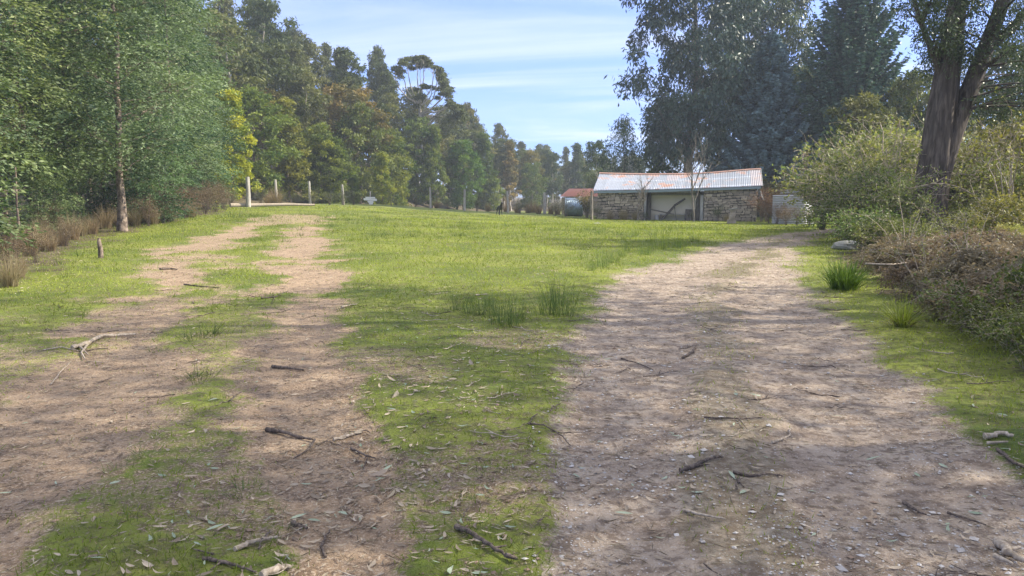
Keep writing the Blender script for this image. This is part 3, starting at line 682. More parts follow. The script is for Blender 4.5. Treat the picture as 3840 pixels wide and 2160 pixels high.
# ------------------------------------------------------------------ forest on the slope
KG = [Kind(lambda s=s, H=H, R=R, b=b, pf=pf, nc=nc, cr=cr: crown_tree('gum_tree', s, H, b, R, pf, nc, cr, 190, .46, .15, 'gum_leaf', 'bark_pale', .20, .62, .45, .8, bt=.020, lean=(.5 if s % 2 else -.4, .3)))
      for s, H, R, b, pf, nc, cr in ((11, 14, 3.0, 4.6, dome, 42, .95), (12, 16, 2.7, 4.8, egg, 44, .9), (13, 13, 3.7, 4.6, topp, 44, 1.0), (14, 15.5, 2.5, 2.6, cone, 42, .85), (15, 15, 3.2, 7.5, topp, 30, 1.0))]
KW = [Kind(lambda s=s, H=H, R=R, b=b, pf=pf, nc=nc, cr=cr: crown_tree('wattle_tree', s, H, b, R, pf, nc, cr, 190, .28, .13, 'wattle_leaf', 'bark_wattle', .13, .7, .45, .5, bt=.012, droop=0))
      for s, H, R, b, pf, nc, cr in ((21, 9, 2.7, .6, dome, 62, .66), (22, 10, 2.6, .6, cone, 62, .64), (23, 8, 3.0, .4, egg, 62, .72))]
frng = np.random.default_rng(77); pend = []
LAND = [(560, 'behind the silver wattles'), (960, 'behind the two left posts'), (1180, 'above the third post'), (1400, 'beyond the fourth post'), (1500, 'behind the signpost'),
        (1700, 'under the open crowned gum'), (1880, 'left of the dog'), (2060, 'above the dog'), (2260, 'beyond the hut'), (9999, 'beyond the shed')]
TINT = [('grey green', (1.0, 1.0, .92)), ('olive', (1.3, 1.12, .82)), ('bronze tinged', (1.45, 1.1, .80)), ('dark green', (.62, .75, .70)), ('pale green', (1.2, 1.25, 1.05))]
depths = [1, 7, 13, 20, 28, 37, 47]
for ri, dp in enumerate(depths):
    u = -.50 + frng.random() * .03
    while u < .17:
        ed = float(np.interp(u, U_T, EDGE)); y = ed + dp + frng.normal() * 1.2; sp = 4.3 + ri * .25
        x = u * y; px = 1920 + FPX * u
        low = ri == 0; mid_ = ri in (1, 2)
        wat = frng.random() < (.75 if low else .3 if mid_ else 0)
        q = int(frng.choice([1, 3, 1, 0, 3])) if ri >= 4 else int(frng.integers(5)) if u < .04 else int(frng.choice([0, 1, 3]))
        tname, tc_ = TINT[int(frng.choice(5, p=[.3, .27, .14, .2, .09]))]
        sc = frng.uniform(.78, 1.12) if low or mid_ else frng.uniform(.88, 1.16)
        if u > -.12 and not low: sc *= .95
        if u > -.03: sc *= .80
        pend.append((px, ri, wat, q, tname, tc_, x, y, sc)); u += sp / y * frng.uniform(.75, 1.25)
from collections import defaultdict
grp = defaultdict(list)
for e in pend:
    land = next(t for lim, t in LAND if e[0] < lim)
    rown = 'at the forest foot' if e[1] == 0 else 'low on the slope' if e[1] < 3 else 'mid slope' if e[1] < 5 else 'on the skyline'
    grp[(e[4], 'wattle' if e[2] else 'gum', rown, land)].append(e)
ORD = ['leftmost', 'second from left', 'third from left', 'fourth from left', 'fifth from left', 'sixth from left', 'seventh from left', 'eighth from left']
for (tn, kd, rown, land), L in grp.items():
    L.sort(key=lambda e: e[0])
    for i, e in enumerate(L):
        lab = f'{tn} {kd} {rown}, {land}' + ('' if len(L) == 1 else ', ' + ORD[min(i, 7)])
        K = KW[e[3] % 3] if e[2] else KG[e[3]]
        s = e[8] * (1.0 if not e[2] else 1.15)
        K.put((e[6], e[7], float(terrain(e[6], e[7])) - .2), frng.uniform(0, 6.28), (s * frng.uniform(.82, 1.25) * (.82 if e[1] >= 4 else 1), s * frng.uniform(.82, 1.25), s * frng.uniform(.85, 1.14) * (1.06 if e[1] >= 4 else 1)), lab, 'tree', 'trees of the forest on the slope', e[5])

def P3(px, d): return tuple(col(px, d))
# bright wattles at the forest foot
for px, d, sc, c, lab in ((880, 60, .86, (2.5, 2.1, .85), 'brilliant yellow wattle in bloom beside the silver wattles'), (1215, 82, .95, (1.45, 1.3, .9), 'bushy yellow green wattle right of the third grey post'),
                          (1135, 86, 1.05, (1.15, 1.1, .8), 'broad olive wattle behind the third grey post'), (1435, 84, .62, (1.6, 1.45, .95), 'young yellow green wattle right of the white signpost'), (1385, 96, 1.15, (1.0, .95, .75), 'tall dark olive wattle behind the white signpost'),
                          (1740, 118, 1.15, (.9, 1.15, .9), 'rounded green wattle with lit right side right of the open crowned gum'), (1330, 84, .42, (1.2, 1.3, 1.0), 'small pale wattle sapling above the fourth post')):
    KW[int(px) % 3].put(P3(px, d), px * .37, sc, lab, 'tree', None, c)
# tall open crowned gum
def umbrella():
    rg = np.random.default_rng(91); root = empty('gum_tree'); D = 116.0; b = col(1582, D); b[2] -= 1; tg = Geo(); lg = Geo()
    L = lambda px, py, dy=0: np.array([(px - 1582) / FPX * D, dy, (HOR - py) / FPX * D + CAMZ - b[2]])
    T = np.array([L(1582, 790), L(1590, 640), L(1580, 520), L(1583, 440), L(1578, 380)]); tg.tube(T, [.42, .34, .28, .24, .18], 9)
    T2 = np.array([T[2], L(1620, 470), L(1650, 430), L(1690, 400)]); tg.tube(T2, [.2, .16, .12, .07], 7)
    spots = []
    px_ = np.array([1498, 1515, 1540, 1570, 1600, 1630, 1655, 1672, 1680, 1700, 1725, 1740]); py_ = np.array([275, 258, 246, 235, 240, 262, 285, 312, 345, 395, 410, 440])
    for k in range(84):
        t = rg.uniform(0, len(px_) - 1); x = np.interp(t, range(len(px_)), px_); y = np.interp(t, range(len(px_)), py_) + abs(rg.normal()) * 12; spots.append((x + rg.normal() * 5, y, rg.uniform(-3, 3), .62))
    for k in range(18): spots.append((rg.uniform(1560, 1690), rg.uniform(330, 420), rg.uniform(-2.5, 2.5), .5))
    for k in range(34): spots.append((rg.uniform(1540, 1750), rg.uniform(440, 520), rg.uniform(-2.5, 2.5), .7))
    limbs = []
    for x, y, dy in ((1500, 285, -1), (1518, 262, 1.5), (1545, 255, -2), (1572, 242, 1), (1598, 248, -1), (1628, 268, 2), (1650, 290, -2), (1672, 330, 1), (1662, 350, -2), (1690, 395, 0), (1590, 300, -2), (1625, 330, 2)):
        h = T[4] * .5 + T[3] * .5 if x < 1640 else T[3]; e = L(x, y, dy); m1 = h * .6 + e * .4 + np.array([(e[0] - h[0]) * .22, 0, -.2]); B = curve(h, e, 0, 9); B[:, 0] += (e[0] - h[0]) * .35 * np.sin(np.linspace(0, PI, 9)) ** 1; B[1:-1] += rg.normal(size=(7, 3)) * .07
        tg.tube(B, np.linspace(.13, .04, 9), 5); limbs.append(B)
    allb = np.concatenate([B[3:] for B in limbs])
    for x, y, dy, cr in spots:
        c = L(x, y, dy)
        if y < 440: h = allb[np.argmin(np.linalg.norm((allb + [0, 0, .9]) - c, axis=1))]
        else: h = T[int(rg.integers(1, 4))]
        tg.tube(curve(h, c, -.1, 4), [.04, .03, .022, .015], 4, 0, .5, False)
        k = 190; C, d = fill_clump(rg, c, cr * rg.uniform(.8, 1.4), .5, k); A = d + rg.normal(size=d.shape) * .6; A[:, 2] -= .3; lg.leaves(C, A, .34, .14, 0, np.clip(rg.uniform(.2, .7) + rg.normal(size=k) * .2, 0, 1), rg)
    tg.build('trunk', M['bark_pale'], root); lg.build('crown', M['gum_leaf'], root); root.location = tuple(b); return root
ug = umbrella(); tag(ug, 'tall gum with an open umbrella crown and bare pale limbs above the forest', 'tree')
paint(ug, (.85, .9, .95))

# ------------------------------------------------------------------ silver wattles on the left
KS = [Kind(lambda s=s, H=H, R=R, b=b, pf=pf, nc=nc, cr=cr, tr=tr, nt_=nt_: crown_tree('silver_wattle', s, H, b, R, pf, nc, cr, 46, .17, .056, 'silver_leaf', 'bark_wattle', tr, .36, .25, .35, 'spray', nt_, droop=.35, bt=.018, sub=3))
      for s, H, R, b, pf, nc, cr, tr, nt_ in ((31, 14, 3.9, 2.5, egg, 70, 1.0, .17, 1), (32, 13, 3.2, 2.1, colm, 60, .95, .14, 1), (33, 6.5, 2.3, .5, colm, 44, .70, .06, 2))]
SW = [(462, 31.5, 0, 1.0, 'silver wattle with the thick dark straight trunk at the clearing edge', (1, 1, 1)), (285, 32.5, 1, 1.05, 'silver wattle with the thick brown trunk left of the straight trunked one', (1.05, 1, .9)),
      (660, 40, 1, 1.0, 'rightmost large silver wattle hanging over the brown scrub', (1.05, 1.08, 1.05)), (700, 47, 1, .82, 'bluish silver wattle beside the yellow wattle', (1.0, 1.05, 1.1)), (560, 45, 0, 1.1, 'tall silver wattle behind and right of the straight trunked one', (.9, 1, .95)),
      (120, 29, 1, 1.0, 'silver wattle with low boughs near the left frame edge', (1.1, 1.05, .9)), (345, 42, 0, 1.15, 'silver wattle with a thin pale trunk between the two thick trunks', (.85, .9, .85)),
      (-60, 27, 0, 1.1, 'silver wattle cut by the left frame edge', (1.1, 1.05, .85)), (190, 42, 0, 1.15, 'tall silver wattle rising behind the left pair of trunks', (.9, .95, .85)), (20, 38, 1, 1.2, 'tall pale silver wattle behind the leftmost boughs', (1.1, 1.1, 1.0)),
      (-330, 22, 1, .9, 'silver wattle standing just outside the left frame edge', (1, 1, 1)), (470, 56, 0, 1.2, 'tallest silver wattle rising behind the straight trunk', (.95, 1, .9)), (680, 58, 0, 1.1, 'dark silver wattle behind the brown scrub', (.8, .9, .8)), (250, 60, 0, 1.2, 'dark silver wattle deep in the grove', (.75, .8, .7)), (50, 55, 0, 1.1, 'dark silver wattle deep in the grove near the left edge', (.75, .8, .7)),
      (150, 28, 2, .5, 'wattle sapling with drooping sprays in front of the grove', (1.1, 1.1, .9)), (235, 30, 2, .45, 'wattle sapling right of the frontmost sapling', (1.1, 1.1, .9)), (400, 36, 2, .8, 'young silver wattle behind the straight trunk', (.95, 1, .9)), (610, 36, 2, .75, 'young silver wattle over the dry scrub right of the straight trunk', (1, 1.1, 1)), (770, 50, 2, .9, 'young silver wattle by the yellow wattle', (1, 1.1, 1.05)), (-330, 15, 2, .8, 'leaning wattle sapling just outside the left frame edge', (1, 1, .85))]
for i, (px, d, k, sc, lab, c) in enumerate(SW):
    KS[k].put(P3(px, d), 1.3 * i, sc, lab, 'tree', 'silver wattles on the left', c)

# dry scrub, dead grass and ferns
KB = [Kind(lambda s=s: shrub('dry_shrub', s, 1.5, .9, 26, 1500, .06, .02, 'brown_leaf', 'twig', .3, .3, .10, .35, .006)) for s in (41, 42)]
KD = [Kind(lambda s=s: tussock('dry_grass', s, 420, 1.15, .6, .012, 'straw', curl=.8, base=.25, stiff=1.5)) for s in (43, 44)]
KR = [Kind(lambda s=s: tussock('rush', s, 85, .75, .34, .008, 'rush', curl=.3, base=.34, stiff=1.2, seg=3)) for s in (45, 46)]
KT = [Kind(lambda s=s: tussock('grass_tuft', s, 42, .17, .22, .007, 'rush', curl=.6, base=.20, seg=3)) for s in (47, 48)]
KF = [Kind(lambda s=s: shrub('bracken', s, .95, .85, 20, 420, .085, .028, 'brown_leaf', 'twig', .75, .25, .05, 0, .005, 'spray', 2)) for s in (49, 50)]
srng = np.random.default_rng(12)
def scatter(K, spots, lab, cat, group, c=None, jit=.1):
    for i, (px, d, sc) in enumerate(spots):
        cc = None if c is None else tuple(np.array(c) * srng.uniform(1 - jit, 1 + jit))
        K[i % len(K)].put(P3(px, d), srng.uniform(0, 6.28), sc * srng.uniform(.9, 1.1), lab, cat, group, cc)
scatter(KB, [(560, 34, 1.0), (610, 36, .9), (650, 38, 1.0), (700, 39, 1.1), (735, 41, 1.1), (775, 43, 1.1), (815, 45, 1.1), (850, 47, 1.1), (700, 42, 1.2), (600, 40, 1.1), (380, 36, .9), (500, 36, 1), (840, 50, 1.2), (540, 39, 1.2), (790, 48, 1.2)], 'dry brown twiggy shrub in the scrub below the silver wattles', 'shrub', 'dry shrubs below the silver wattles', (1.15, 1.05, 1))
scatter(KD, [(400, 33, 1), (430, 37, 1), (510, 34, .8), (580, 35, .9), (540, 36, .9), (640, 37, .9), (350, 30, .7), (310, 29, .6), (720, 40, .9), (110, 20, .7), (60, 15, .5), (20, 13.5, .55), (230, 24, .6), (160, 26, .8), (90, 23, .8), (270, 27, .9), (330, 31, .9), (190, 22, .6), (140, 22, .7), (450, 34, .9), (480, 35, .9), (245, 30, .9)], 'clump of dead straw coloured grass below the silver wattles', 'grass clump', 'dead grass clumps below the silver wattles')
scatter(KB, [(250, 24, .7), (130, 18, .6), (60, 19, .7), (200, 28, .8), (20, 16, .6)], 'low dry shrub on the grove floor at the left edge', 'shrub', 'low dry shrubs on the grove floor')
scatter(KD, [(1040, 57, 1.4), (1015, 60, 1.2), (1640, 74, 1.0), (1830, 74, 1.0), (1940, 71, .9), (1980, 72, 1), (2020, 70, 1), (2065, 70, 1.1), (2090, 69, 1.1), (2000, 75, 1.2), (1900, 76, 1.1)], 'clump of tall dead grass along the row of grey posts', 'grass clump', 'dead grass clumps along the posts', (.9, .85, .85))
scatter(KB, [(870, 53, .9), (985, 59, .9), (1120, 62, .8), (1180, 62, .8), (1240, 64, .9), (1330, 68, .9), (1470, 70, .9), (1560, 71, .9), (1680, 72, .9), (1790, 72, .9), (1950, 69, 1), (2080, 64, .9), (2120, 64, 1), (2200, 62, .9), (1400, 70, .9), (1290, 65, .8), (1060, 61, .8)], 'grey green weedy shrub along the row of grey posts', 'shrub', 'weedy shrubs along the posts', (.65, .95, .8))

# rushes and tufts in the lawn
def scat_px(K, spots, lab, cat, group, c=None):
    for i, (px, py, sc) in enumerate(spots):
        p = at(px, py); K[i % len(K)].put((p[0], p[1], float(gz(p[0], p[1])[0]) - .02), srng.uniform(0, 6.28), sc * srng.uniform(.85, 1.15), lab, cat, group, c)
scat_px(KR, [(1720, 1165, .42), (1760, 1175, .5), (1800, 1180, .5), (1850, 1185, .55), (1880, 1215, .6), (1920, 1220, .55), (1940, 1195, .5), (1700, 1130, .35), (1760, 1135, .35), (1830, 1150, .4)], 'dark green rush clump in the dappled lawn left of the drive bend', 'rushes', 'rushes in the middle of the lawn')
scat_px(KR, [(2090, 1150, .75), (2060, 1180, .7), (2120, 1185, .6)], 'dark green rush clump beside the left edge of the drive', 'rushes', 'rushes beside the drive')
scat_px(KR, [(2480, 935, 1.05), (2545, 930, .8), (2420, 955, .6), (2350, 940, .6), (2600, 905, .6), (2380, 885, .75), (2330, 960, .5), (2260, 1000, .6), (2300, 985, .6), (2220, 1015, .5)], 'upright rush clump on the lawn where the drive curves towards the shed', 'rushes', 'rushes at the curve of the drive', (1.2, 1.2, 1.1))
sp = []
for _ in range(95):
    px = srng.uniform(1000, 2500); py = srng.uniform(812, 905) ** 1.0; sp.append((px, py, srng.uniform(.9, 1.9)))
scat_px(KT, sp, 'small dark grass tuft on the sunny lawn', 'grass tuft', 'grass tufts on the sunny lawn')
scat_px(KT, [(760, 1255, 1.2), (730, 1265, 1.0), (790, 1248, 1.1), (770, 1405, .8), (730, 1410, .8), (830, 1030, 1), (640, 1110, .6)], 'dark wiry grass tuft on the left dirt track', 'grass tuft', 'wiry grass tufts on the dirt track', (.9, .8, .8))
sp = []
while len(sp) < 70:
    px, py = srng.uniform(300, 2100), srng.uniform(1060, 2080); p = at(px, py); gr_, _, di_, _ = masks(p[:1], p[1:2])
    if gr_[0] < .4 and .1 < di_[0] < .8: sp.append((px, py, srng.uniform(.25, .6)))
scat_px(KT, sp, 'tiny dark grass tuft in the mossy foreground', 'grass tuft', 'tiny grass tufts in the foreground')
scat_px(KT, [(300, 960, 1.6), (350, 985, 1.2), (420, 960, 1.2), (240, 990, 1.4), (870, 815, 3), (940, 812, 2.5), (1150, 805, 2.5), (1220, 815, 2.0), (250, 1040, 1.2), (960, 900, 1.2)], 'grass tuft at the edge of the left dirt track', 'grass tuft', 'grass tufts by the left track')

# ------------------------------------------------------------------ right side: conifers, gums, shrubs
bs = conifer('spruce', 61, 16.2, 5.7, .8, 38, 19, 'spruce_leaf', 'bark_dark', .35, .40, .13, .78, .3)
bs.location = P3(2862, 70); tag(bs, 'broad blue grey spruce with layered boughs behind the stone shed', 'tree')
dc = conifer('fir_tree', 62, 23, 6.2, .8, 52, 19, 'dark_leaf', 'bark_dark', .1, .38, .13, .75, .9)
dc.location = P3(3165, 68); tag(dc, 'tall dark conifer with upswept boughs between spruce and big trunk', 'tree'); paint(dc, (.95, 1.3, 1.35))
be = crown_tree('gum_tree', 63, 27, 5.5, 6.6, topp, 175, 1.25, 240, .46, .15, 'dark_leaf', 'bark_grey', .48, .85, .45, .75, droop=1.1, bt=.012, sub=3)
be.location = P3(2557, 72); paint(be, (.95, 1.1, 1.2)); tag(be, 'huge dark gum with hanging leaves and a fluted grey trunk behind the shed', 'tree')
b2 = crown_tree('gum_tree', 64, 25, 13, 6.5, topp, 105, 1.25, 210, .46, .16, 'dark_leaf', 'bark_grey', .4, .8, .5, 1.2, droop=.9, bt=.02)
b2.location = P3(2820, 86); tag(b2, 'high spreading gum with a see through crown above the blue spruce', 'tree'); paint(b2, (1.3, 1.25, .9))
s1 = crown_tree('gum_tree', 65, 9.6, 1.2, 2.5, egg, 60, .75, 110, .28, .08, 'dark_leaf', 'bark_grey', .14, .9, .5, .6, droop=.9)
s1.location = P3(2335, 78); tag(s1, 'small loose crowned gum left of the huge one, above the shed roof', 'tree'); paint(s1, (1.1, 1.25, 1.0))
for i, (px, d, q, sc, c, lab) in enumerate(((2480, 84, 0, .9, (.7, .95, .95), 'dark young gum seen between the shed roof and the huge gum'), (2690, 84, 1, .95, (.5, .65, .6), 'dark tree filling the gap between the huge gum and the spruce'),
        (3010, 80, 2, 1.1, (.6, .7, .6), 'dark tree filling the gap between the two conifers'), (3330, 66, 2, .84, (.95, .95, .8), 'brownish tree right of the dark conifer'), (3420, 60, 0, .80, (1.1, 1.1, .85), 'bronze green tree behind the big trunk, left side'),
        (3230, 52, 2, .64, (.95, .92, .8), 'low brown crowned tree before the dark conifer'), (3700, 62, 1, .85, (.6, .75, .6), 'dark tree behind the big trunk, right side'), (3820, 50, 0, .8, (.55, .7, .55), 'dark tree at the right frame edge beyond the bushes'),
        (3620, 78, 1, .8, (.8, 1, .85), 'distant green tree right of the big trunk'), (2240, 120, 0, .8, (.7, .85, .85), 'blue green tree at the right end of the forest'), (3950, 40, 2, .7, (.6, .7, .5), 'dark tree just outside the right frame edge'))):
    KG[q].put(P3(px, d), i * 1.7, sc, lab, 'tree', None, c)

# big two stemmed tree at the right
def big_tree():
    rg = np.random.default_rng(70); root = empty('big_gum'); D = 27.0; b = col(3515, D)
    def L(px, py, dy=0): return np.array([(px - 3515) / FPX * D, dy, (HOR - py) / FPX * D + CAMZ - b[2]])
    b = col(3480, D); tg = Geo(); fl = lambda a, t: 1 + (.16 * np.sin(a * 3 + 1.2) + .10 * np.sin(a * 5 + t * 2) + .06 * np.sin(a * 9 + 3 * t)) * (1 - .45 * t)
    def smooth(P, n):
        P = np.array(P); t = np.linspace(0, len(P) - 1, n); Q = np.stack([np.interp(t, np.arange(len(P)), P[:, i]) for i in range(3)], 1)
        for _ in range(3): Q[1:-1] = (Q[:-2] + Q[1:-1] * 2 + Q[2:]) / 4
        return Q
    T1 = smooth([L(3505, 905), L(3510, 800), L(3520, 650), L(3535, 450), L(3545, 300), L(3560, 120), L(3600, -60, .5), L(3590, -250, .8)], 34)
    tg.tube(T1, np.interp(np.linspace(0, 1, 34), [0, .06, .2, .42, .6, 1], [.76, .60, .53, .46, .37, .14]), 26, 0, .5, True, fl)
    T2 = smooth([L(3545, 640), L(3575, 520), L(3620, 380), L(3680, 200), L(3740, 0), L(3800, -200)], 24)
    tg.tube(T2, np.linspace(.36, .16, 24), 16, 0, .5, True, fl)
    T3 = smooth([L(3690, 190), L(3770, 140), L(3850, 20), L(3930, -150)], 12); tg.tube(T3, np.linspace(.20, .09, 12), 10, 0)
    T4 = smooth([L(3540, 330), L(3480, 200), L(3420, 80), L(3380, -60)], 12); tg.tube(T4, np.linspace(.14, .04, 12), 8, 0)
    lg = Geo(); cl = []
    def zone(n, x0, x1, y0, y1, dd=3.0):
        for _ in range(n): cl.append((L(rg.uniform(x0, x1), rg.uniform(y0, y1), rg.uniform(-dd, dd)), .62))
    zone(12, 3400, 3560, 40, 230, 1.6); zone(26, 3380, 3700, -420, 40, 3); zone(6, 3500, 3600, 200, 300, 1.2); zone(22, 3640, 3950, 240, 470, 2.2); zone(8, 3640, 3800, 100, 240, 1.5); zone(30, 3600, 4150, -400, 90, 3.5); zone(12, 3560, 3640, -100, 130, 1.5)
    allp = np.concatenate([T1[14:], T2[8:], T3, T4])
    for c, cr in cl:
        c = c.copy(); j = np.argmin(np.linalg.norm((allp - c) * [1, 1, 1.6] + np.array([0, 0, 1.0]), axis=1)); p0 = allp[j]
        tg.tube(curve(p0, c, .1, 6, .05, rg), np.linspace(.045, .012, 6), 5, 0, .5, False)
        k = 420; cr *= rg.uniform(.8, 1.5); C, d = fill_clump(rg, c, cr, .8, k); A = d * .4 + rg.normal(size=d.shape) * .6; A[:, 2] -= .5
        lg.leaves(C, A, rg.uniform(.08, .16, k), rg.uniform(.03, .05, k), 0, np.clip(rg.uniform(.2, .7) + rg.normal(size=k) * .2, 0, 1), rg)
    tg.build('trunk', M['bark_dark'], root); lg.build('crown', M['dark_leaf'], root); root.location = tuple(b); return root
bt_ = big_tree(); tag(bt_, 'massive dark fluted tree forking into two stems at the right of the drive', 'tree'); paint(bt_, (1.25, 1.3, .85))

# tall gums just outside the frame at the right, whose shade falls over the foreground
KSH = Kind(lambda: crown_tree('gum_tree', 66, 17, 6.5, 4.6, topp, 70, 1.1, 58, .24, .09, 'gum_leaf', 'bark_pale', .28, .7, .5, .9, droop=.8, bt=.016))
for i, (x, y, sc) in enumerate(((11.5, 11.0, 1.0), (17, 12.5, 1.05), (17.5, 7, 1.1), (9.5, 5.5, 1.0), (24, 9, 1.1), (7.5, -1.5, 1.0), (14, 3, 1.2))):
    KSH.put((x, y, float(terrain(x, y))), i * 1.1, sc, 'tall gum outside the right frame edge that shades the drive, ' + ['nearest the verge clumps', 'right of the big trunk', 'behind the nearest one', 'beside the camera', 'farthest to the side', 'behind the camera', 'third from the verge', 'by the camera, farther out'][i], 'tree', 'shade gums beyond the right edge')

# shrubs on the right bank
KL = [Kind(lambda s=s: shrub('leafy_shrub', s, 2.9, 2.2, 70, 4600, .13, .062, 'shrub_leaf', 'twig_pale', .50, .10, .12, .2, .016, side=6)) for s in (81, 82)]
KN = [Kind(lambda s=s: shrub('bramble', s, 1.6, 1.9, 55, 4200, .10, .052, 'shrub_leaf', 'twig_pale', .75, .1, .10, 0, .010, side=4)) for s in (83, 84)]
KP = [Kind(lambda s=s: shrub('pine_sapling', s, 2.6, 1.2, 18, 8000, .13, .020, 'shrub_leaf', 'twig', .1, .05, .06, .9, .018)) for s in (85,)]
for i, (px, d, k, q, sc, c, lab) in enumerate((
        (3165, 33, KL, 0, 1.2, (.8, .95, .8), 'dense green shrub leaning over the drive end'), (3190, 31, KL, 1, 1.3, (1.15, 1.1, 1.0), 'broad tangled shrub with lit yellow green tips left of the big trunk'), (3330, 34, KL, 0, 1.55, (1.2, 1.15, 1.0), 'tall arching shrub just left of the big trunk'),
        (3430, 37, KL, 1, 1.7, (1.1, 1.15, 1.1), 'tall pale shrub behind the big trunk'), (3240, 38, KL, 1, 1.7, (.75, .9, .85), 'tall dark shrub behind the tangled one'), (3290, 26, KL, 0, .85, (.7, .85, .65), 'dark leafy shrub at the foot of the tangled shrubs'),
        (3270, 25.5, KL, 1, .8, (.8, .9, .65), 'medium shrub between the bramble and the tangled shrubs'), (3190, 26.5, KN, 0, 1.0, (.8, .95, .8), 'low bramble beside the far end of the verge'), (3690, 34, KL, 0, 1.4, (1.15, 1.1, .8), 'yellow green shrub right of the big trunk'),
        (3800, 27, KL, 1, 1.0, (1.1, 1.1, .75), 'rounded yellow green shrub near the right frame edge'), (3850, 30, KL, 0, 1.6, (.85, .8, .6), 'brownish green shrub at the right frame edge'), (3650, 24, KN, 0, .62, (1.15, 1.15, .8), 'bright bramble right of the trunk foot'),
        (3800, 21, KN, 1, .85, (1.2, 1.1, .7), 'bright bramble before the right frame edge'), (3470, 22.5, KN, 1, .42, (1.0, 1.0, .75), 'sparse bramble in front of the trunk foot'), (3080, 40, KP, 0, 1.25, (.75, .95, .9), 'pine like sapling with upright tips right of the water tank'),
        (3160, 37, KP, 0, 1.5, (.8, 1, .9), 'taller pine like sapling behind the leafy shrubs'), (3390, 40, KP, 0, 1.9, (.75, .95, .9), 'tall soft needled sapling left of the big trunk'), (3290, 44, KP, 0, 2.0, (.75, .9, .85), 'tall soft needled sapling before the brownish tree'),
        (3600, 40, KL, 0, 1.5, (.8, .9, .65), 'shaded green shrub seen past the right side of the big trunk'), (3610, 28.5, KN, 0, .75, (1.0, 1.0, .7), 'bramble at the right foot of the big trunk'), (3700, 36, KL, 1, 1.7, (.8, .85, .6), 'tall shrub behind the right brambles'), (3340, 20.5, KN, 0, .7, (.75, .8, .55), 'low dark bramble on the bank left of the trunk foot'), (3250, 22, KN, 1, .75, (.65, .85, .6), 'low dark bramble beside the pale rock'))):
    k[q].put(P3(px, d), i * 2.1, sc, lab, 'shrub', None, c)
KC = [Kind(lambda s=s: shrub('arching_cane', s, 3.6, 2.6, 9, 420, .11, .05, 'shrub_leaf', 'twig_pale', .65, .2, .05, .1, .022, side=4)) for s in (86, 89)]
for i, (px, d, sc, c, lab) in enumerate(((3260, 27, 1.05, (1.2, 1.2, 1), 'pale arching canes sprawling over the tangled shrub'), (3330, 27, 1.0, (1.2, 1.2, 1), 'pale arching canes just left of the big trunk'), (3180, 30, 1.0, (1.1, 1.15, 1), 'arching canes at the left side of the tangled shrubs'), (3330, 31, 1.45, (1.2, 1.2, 1), 'tallest arching canes above the shrubs left of the big trunk'), (3450, 34, 1.4, (1.1, 1.15, 1), 'tall arching canes behind the big trunk'),
        (3680, 31, 1.1, (1.2, 1.15, .8), 'arching canes right of the big trunk'), (3780, 24, 1.1, (1.2, 1.1, .8), 'arching canes near the right frame edge'), (3560, 21, .35, (1.2, 1.1, .8), 'low arching canes before the foot of the big trunk'), (3400, 17, .5, (1, 1, .8), 'small bare canes rising from the dead bracken'), (3640, 13, .42, (.9, .9, .7), 'small canes above the near bracken'), (3480, 11.5, .35, (.9, .9, .7), 'thin canes leaning out of the near bracken'))):
    KC[i % 2].put(P3(px, d), i * 1.9, sc, lab, 'shrub', None, c)
scat_px(KF, [(3360, 1050, 0.70), (3430, 1065, 0.78), (3520, 1080, 0.78), (3600, 1090, 0.78), (3700, 1090, 0.78), (3790, 1100, 0.78), (3450, 1110, 0.70), (3540, 1130, 0.70), (3640, 1150, 0.78), (3740, 1170, 0.78), (3830, 1190, 0.78), (3480, 1010, 0.78), (3570, 1020, 0.78), (3660, 1030, 0.78),
              (3760, 1040, 0.78), (3380, 985, 0.70), (3470, 960, 0.78), (3600, 970, 0.78), (3720, 985, 0.78), (3820, 1010, 0.78), (3290, 1020, 0.62), (3560, 1200, 0.62), (3680, 1235, 0.66), (3800, 1270, 0.70), (3850, 1130, 0.78)],
        'dead brown bracken on the bank right of the drive', 'bracken', 'dead bracken on the right bank')
scat_px(KN, [(3420, 1020, .34), (3560, 1060, .30), (3690, 1110, .34), (3790, 1060, .36), (3500, 1120, .26), (3630, 1000, .34)], 'small green bramble growing through the dead bracken', 'bramble', 'small brambles in the bracken', (.75, .85, .6))
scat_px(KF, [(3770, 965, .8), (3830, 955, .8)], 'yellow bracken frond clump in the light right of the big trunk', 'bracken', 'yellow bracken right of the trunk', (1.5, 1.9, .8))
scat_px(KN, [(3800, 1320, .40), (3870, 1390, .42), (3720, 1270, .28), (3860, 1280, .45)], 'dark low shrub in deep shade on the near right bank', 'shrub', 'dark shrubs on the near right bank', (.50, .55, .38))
o = tussock_geo(np.random.default_rng(87), 420, .62, .55, .016, curl=.75, base=.22).build('strap_leaf_clump', M['turf']); p = at(3165, 1085); o.location = tuple(p); paint(o, (.42, .60, .75)); tag(o, 'dark green strap leaved clump on the verge of the drive', 'grass clump')
o = tussock_geo(np.random.default_rng(88), 190, .46, .62, .009, curl=1.0, base=.12).build('sedge_tussock', M['turf']); p = at(3385, 1225); o.location = tuple(p); paint(o, (.75, .75, .8)); tag(o, 'yellow green sedge tussock with dead leaves at its base on the verge', 'grass clump')
sk = tussock_geo(np.random.default_rng(89), 90, .16, .34, .012, curl=1.2, base=.10).build('dead_skirt', M['straw'], o)
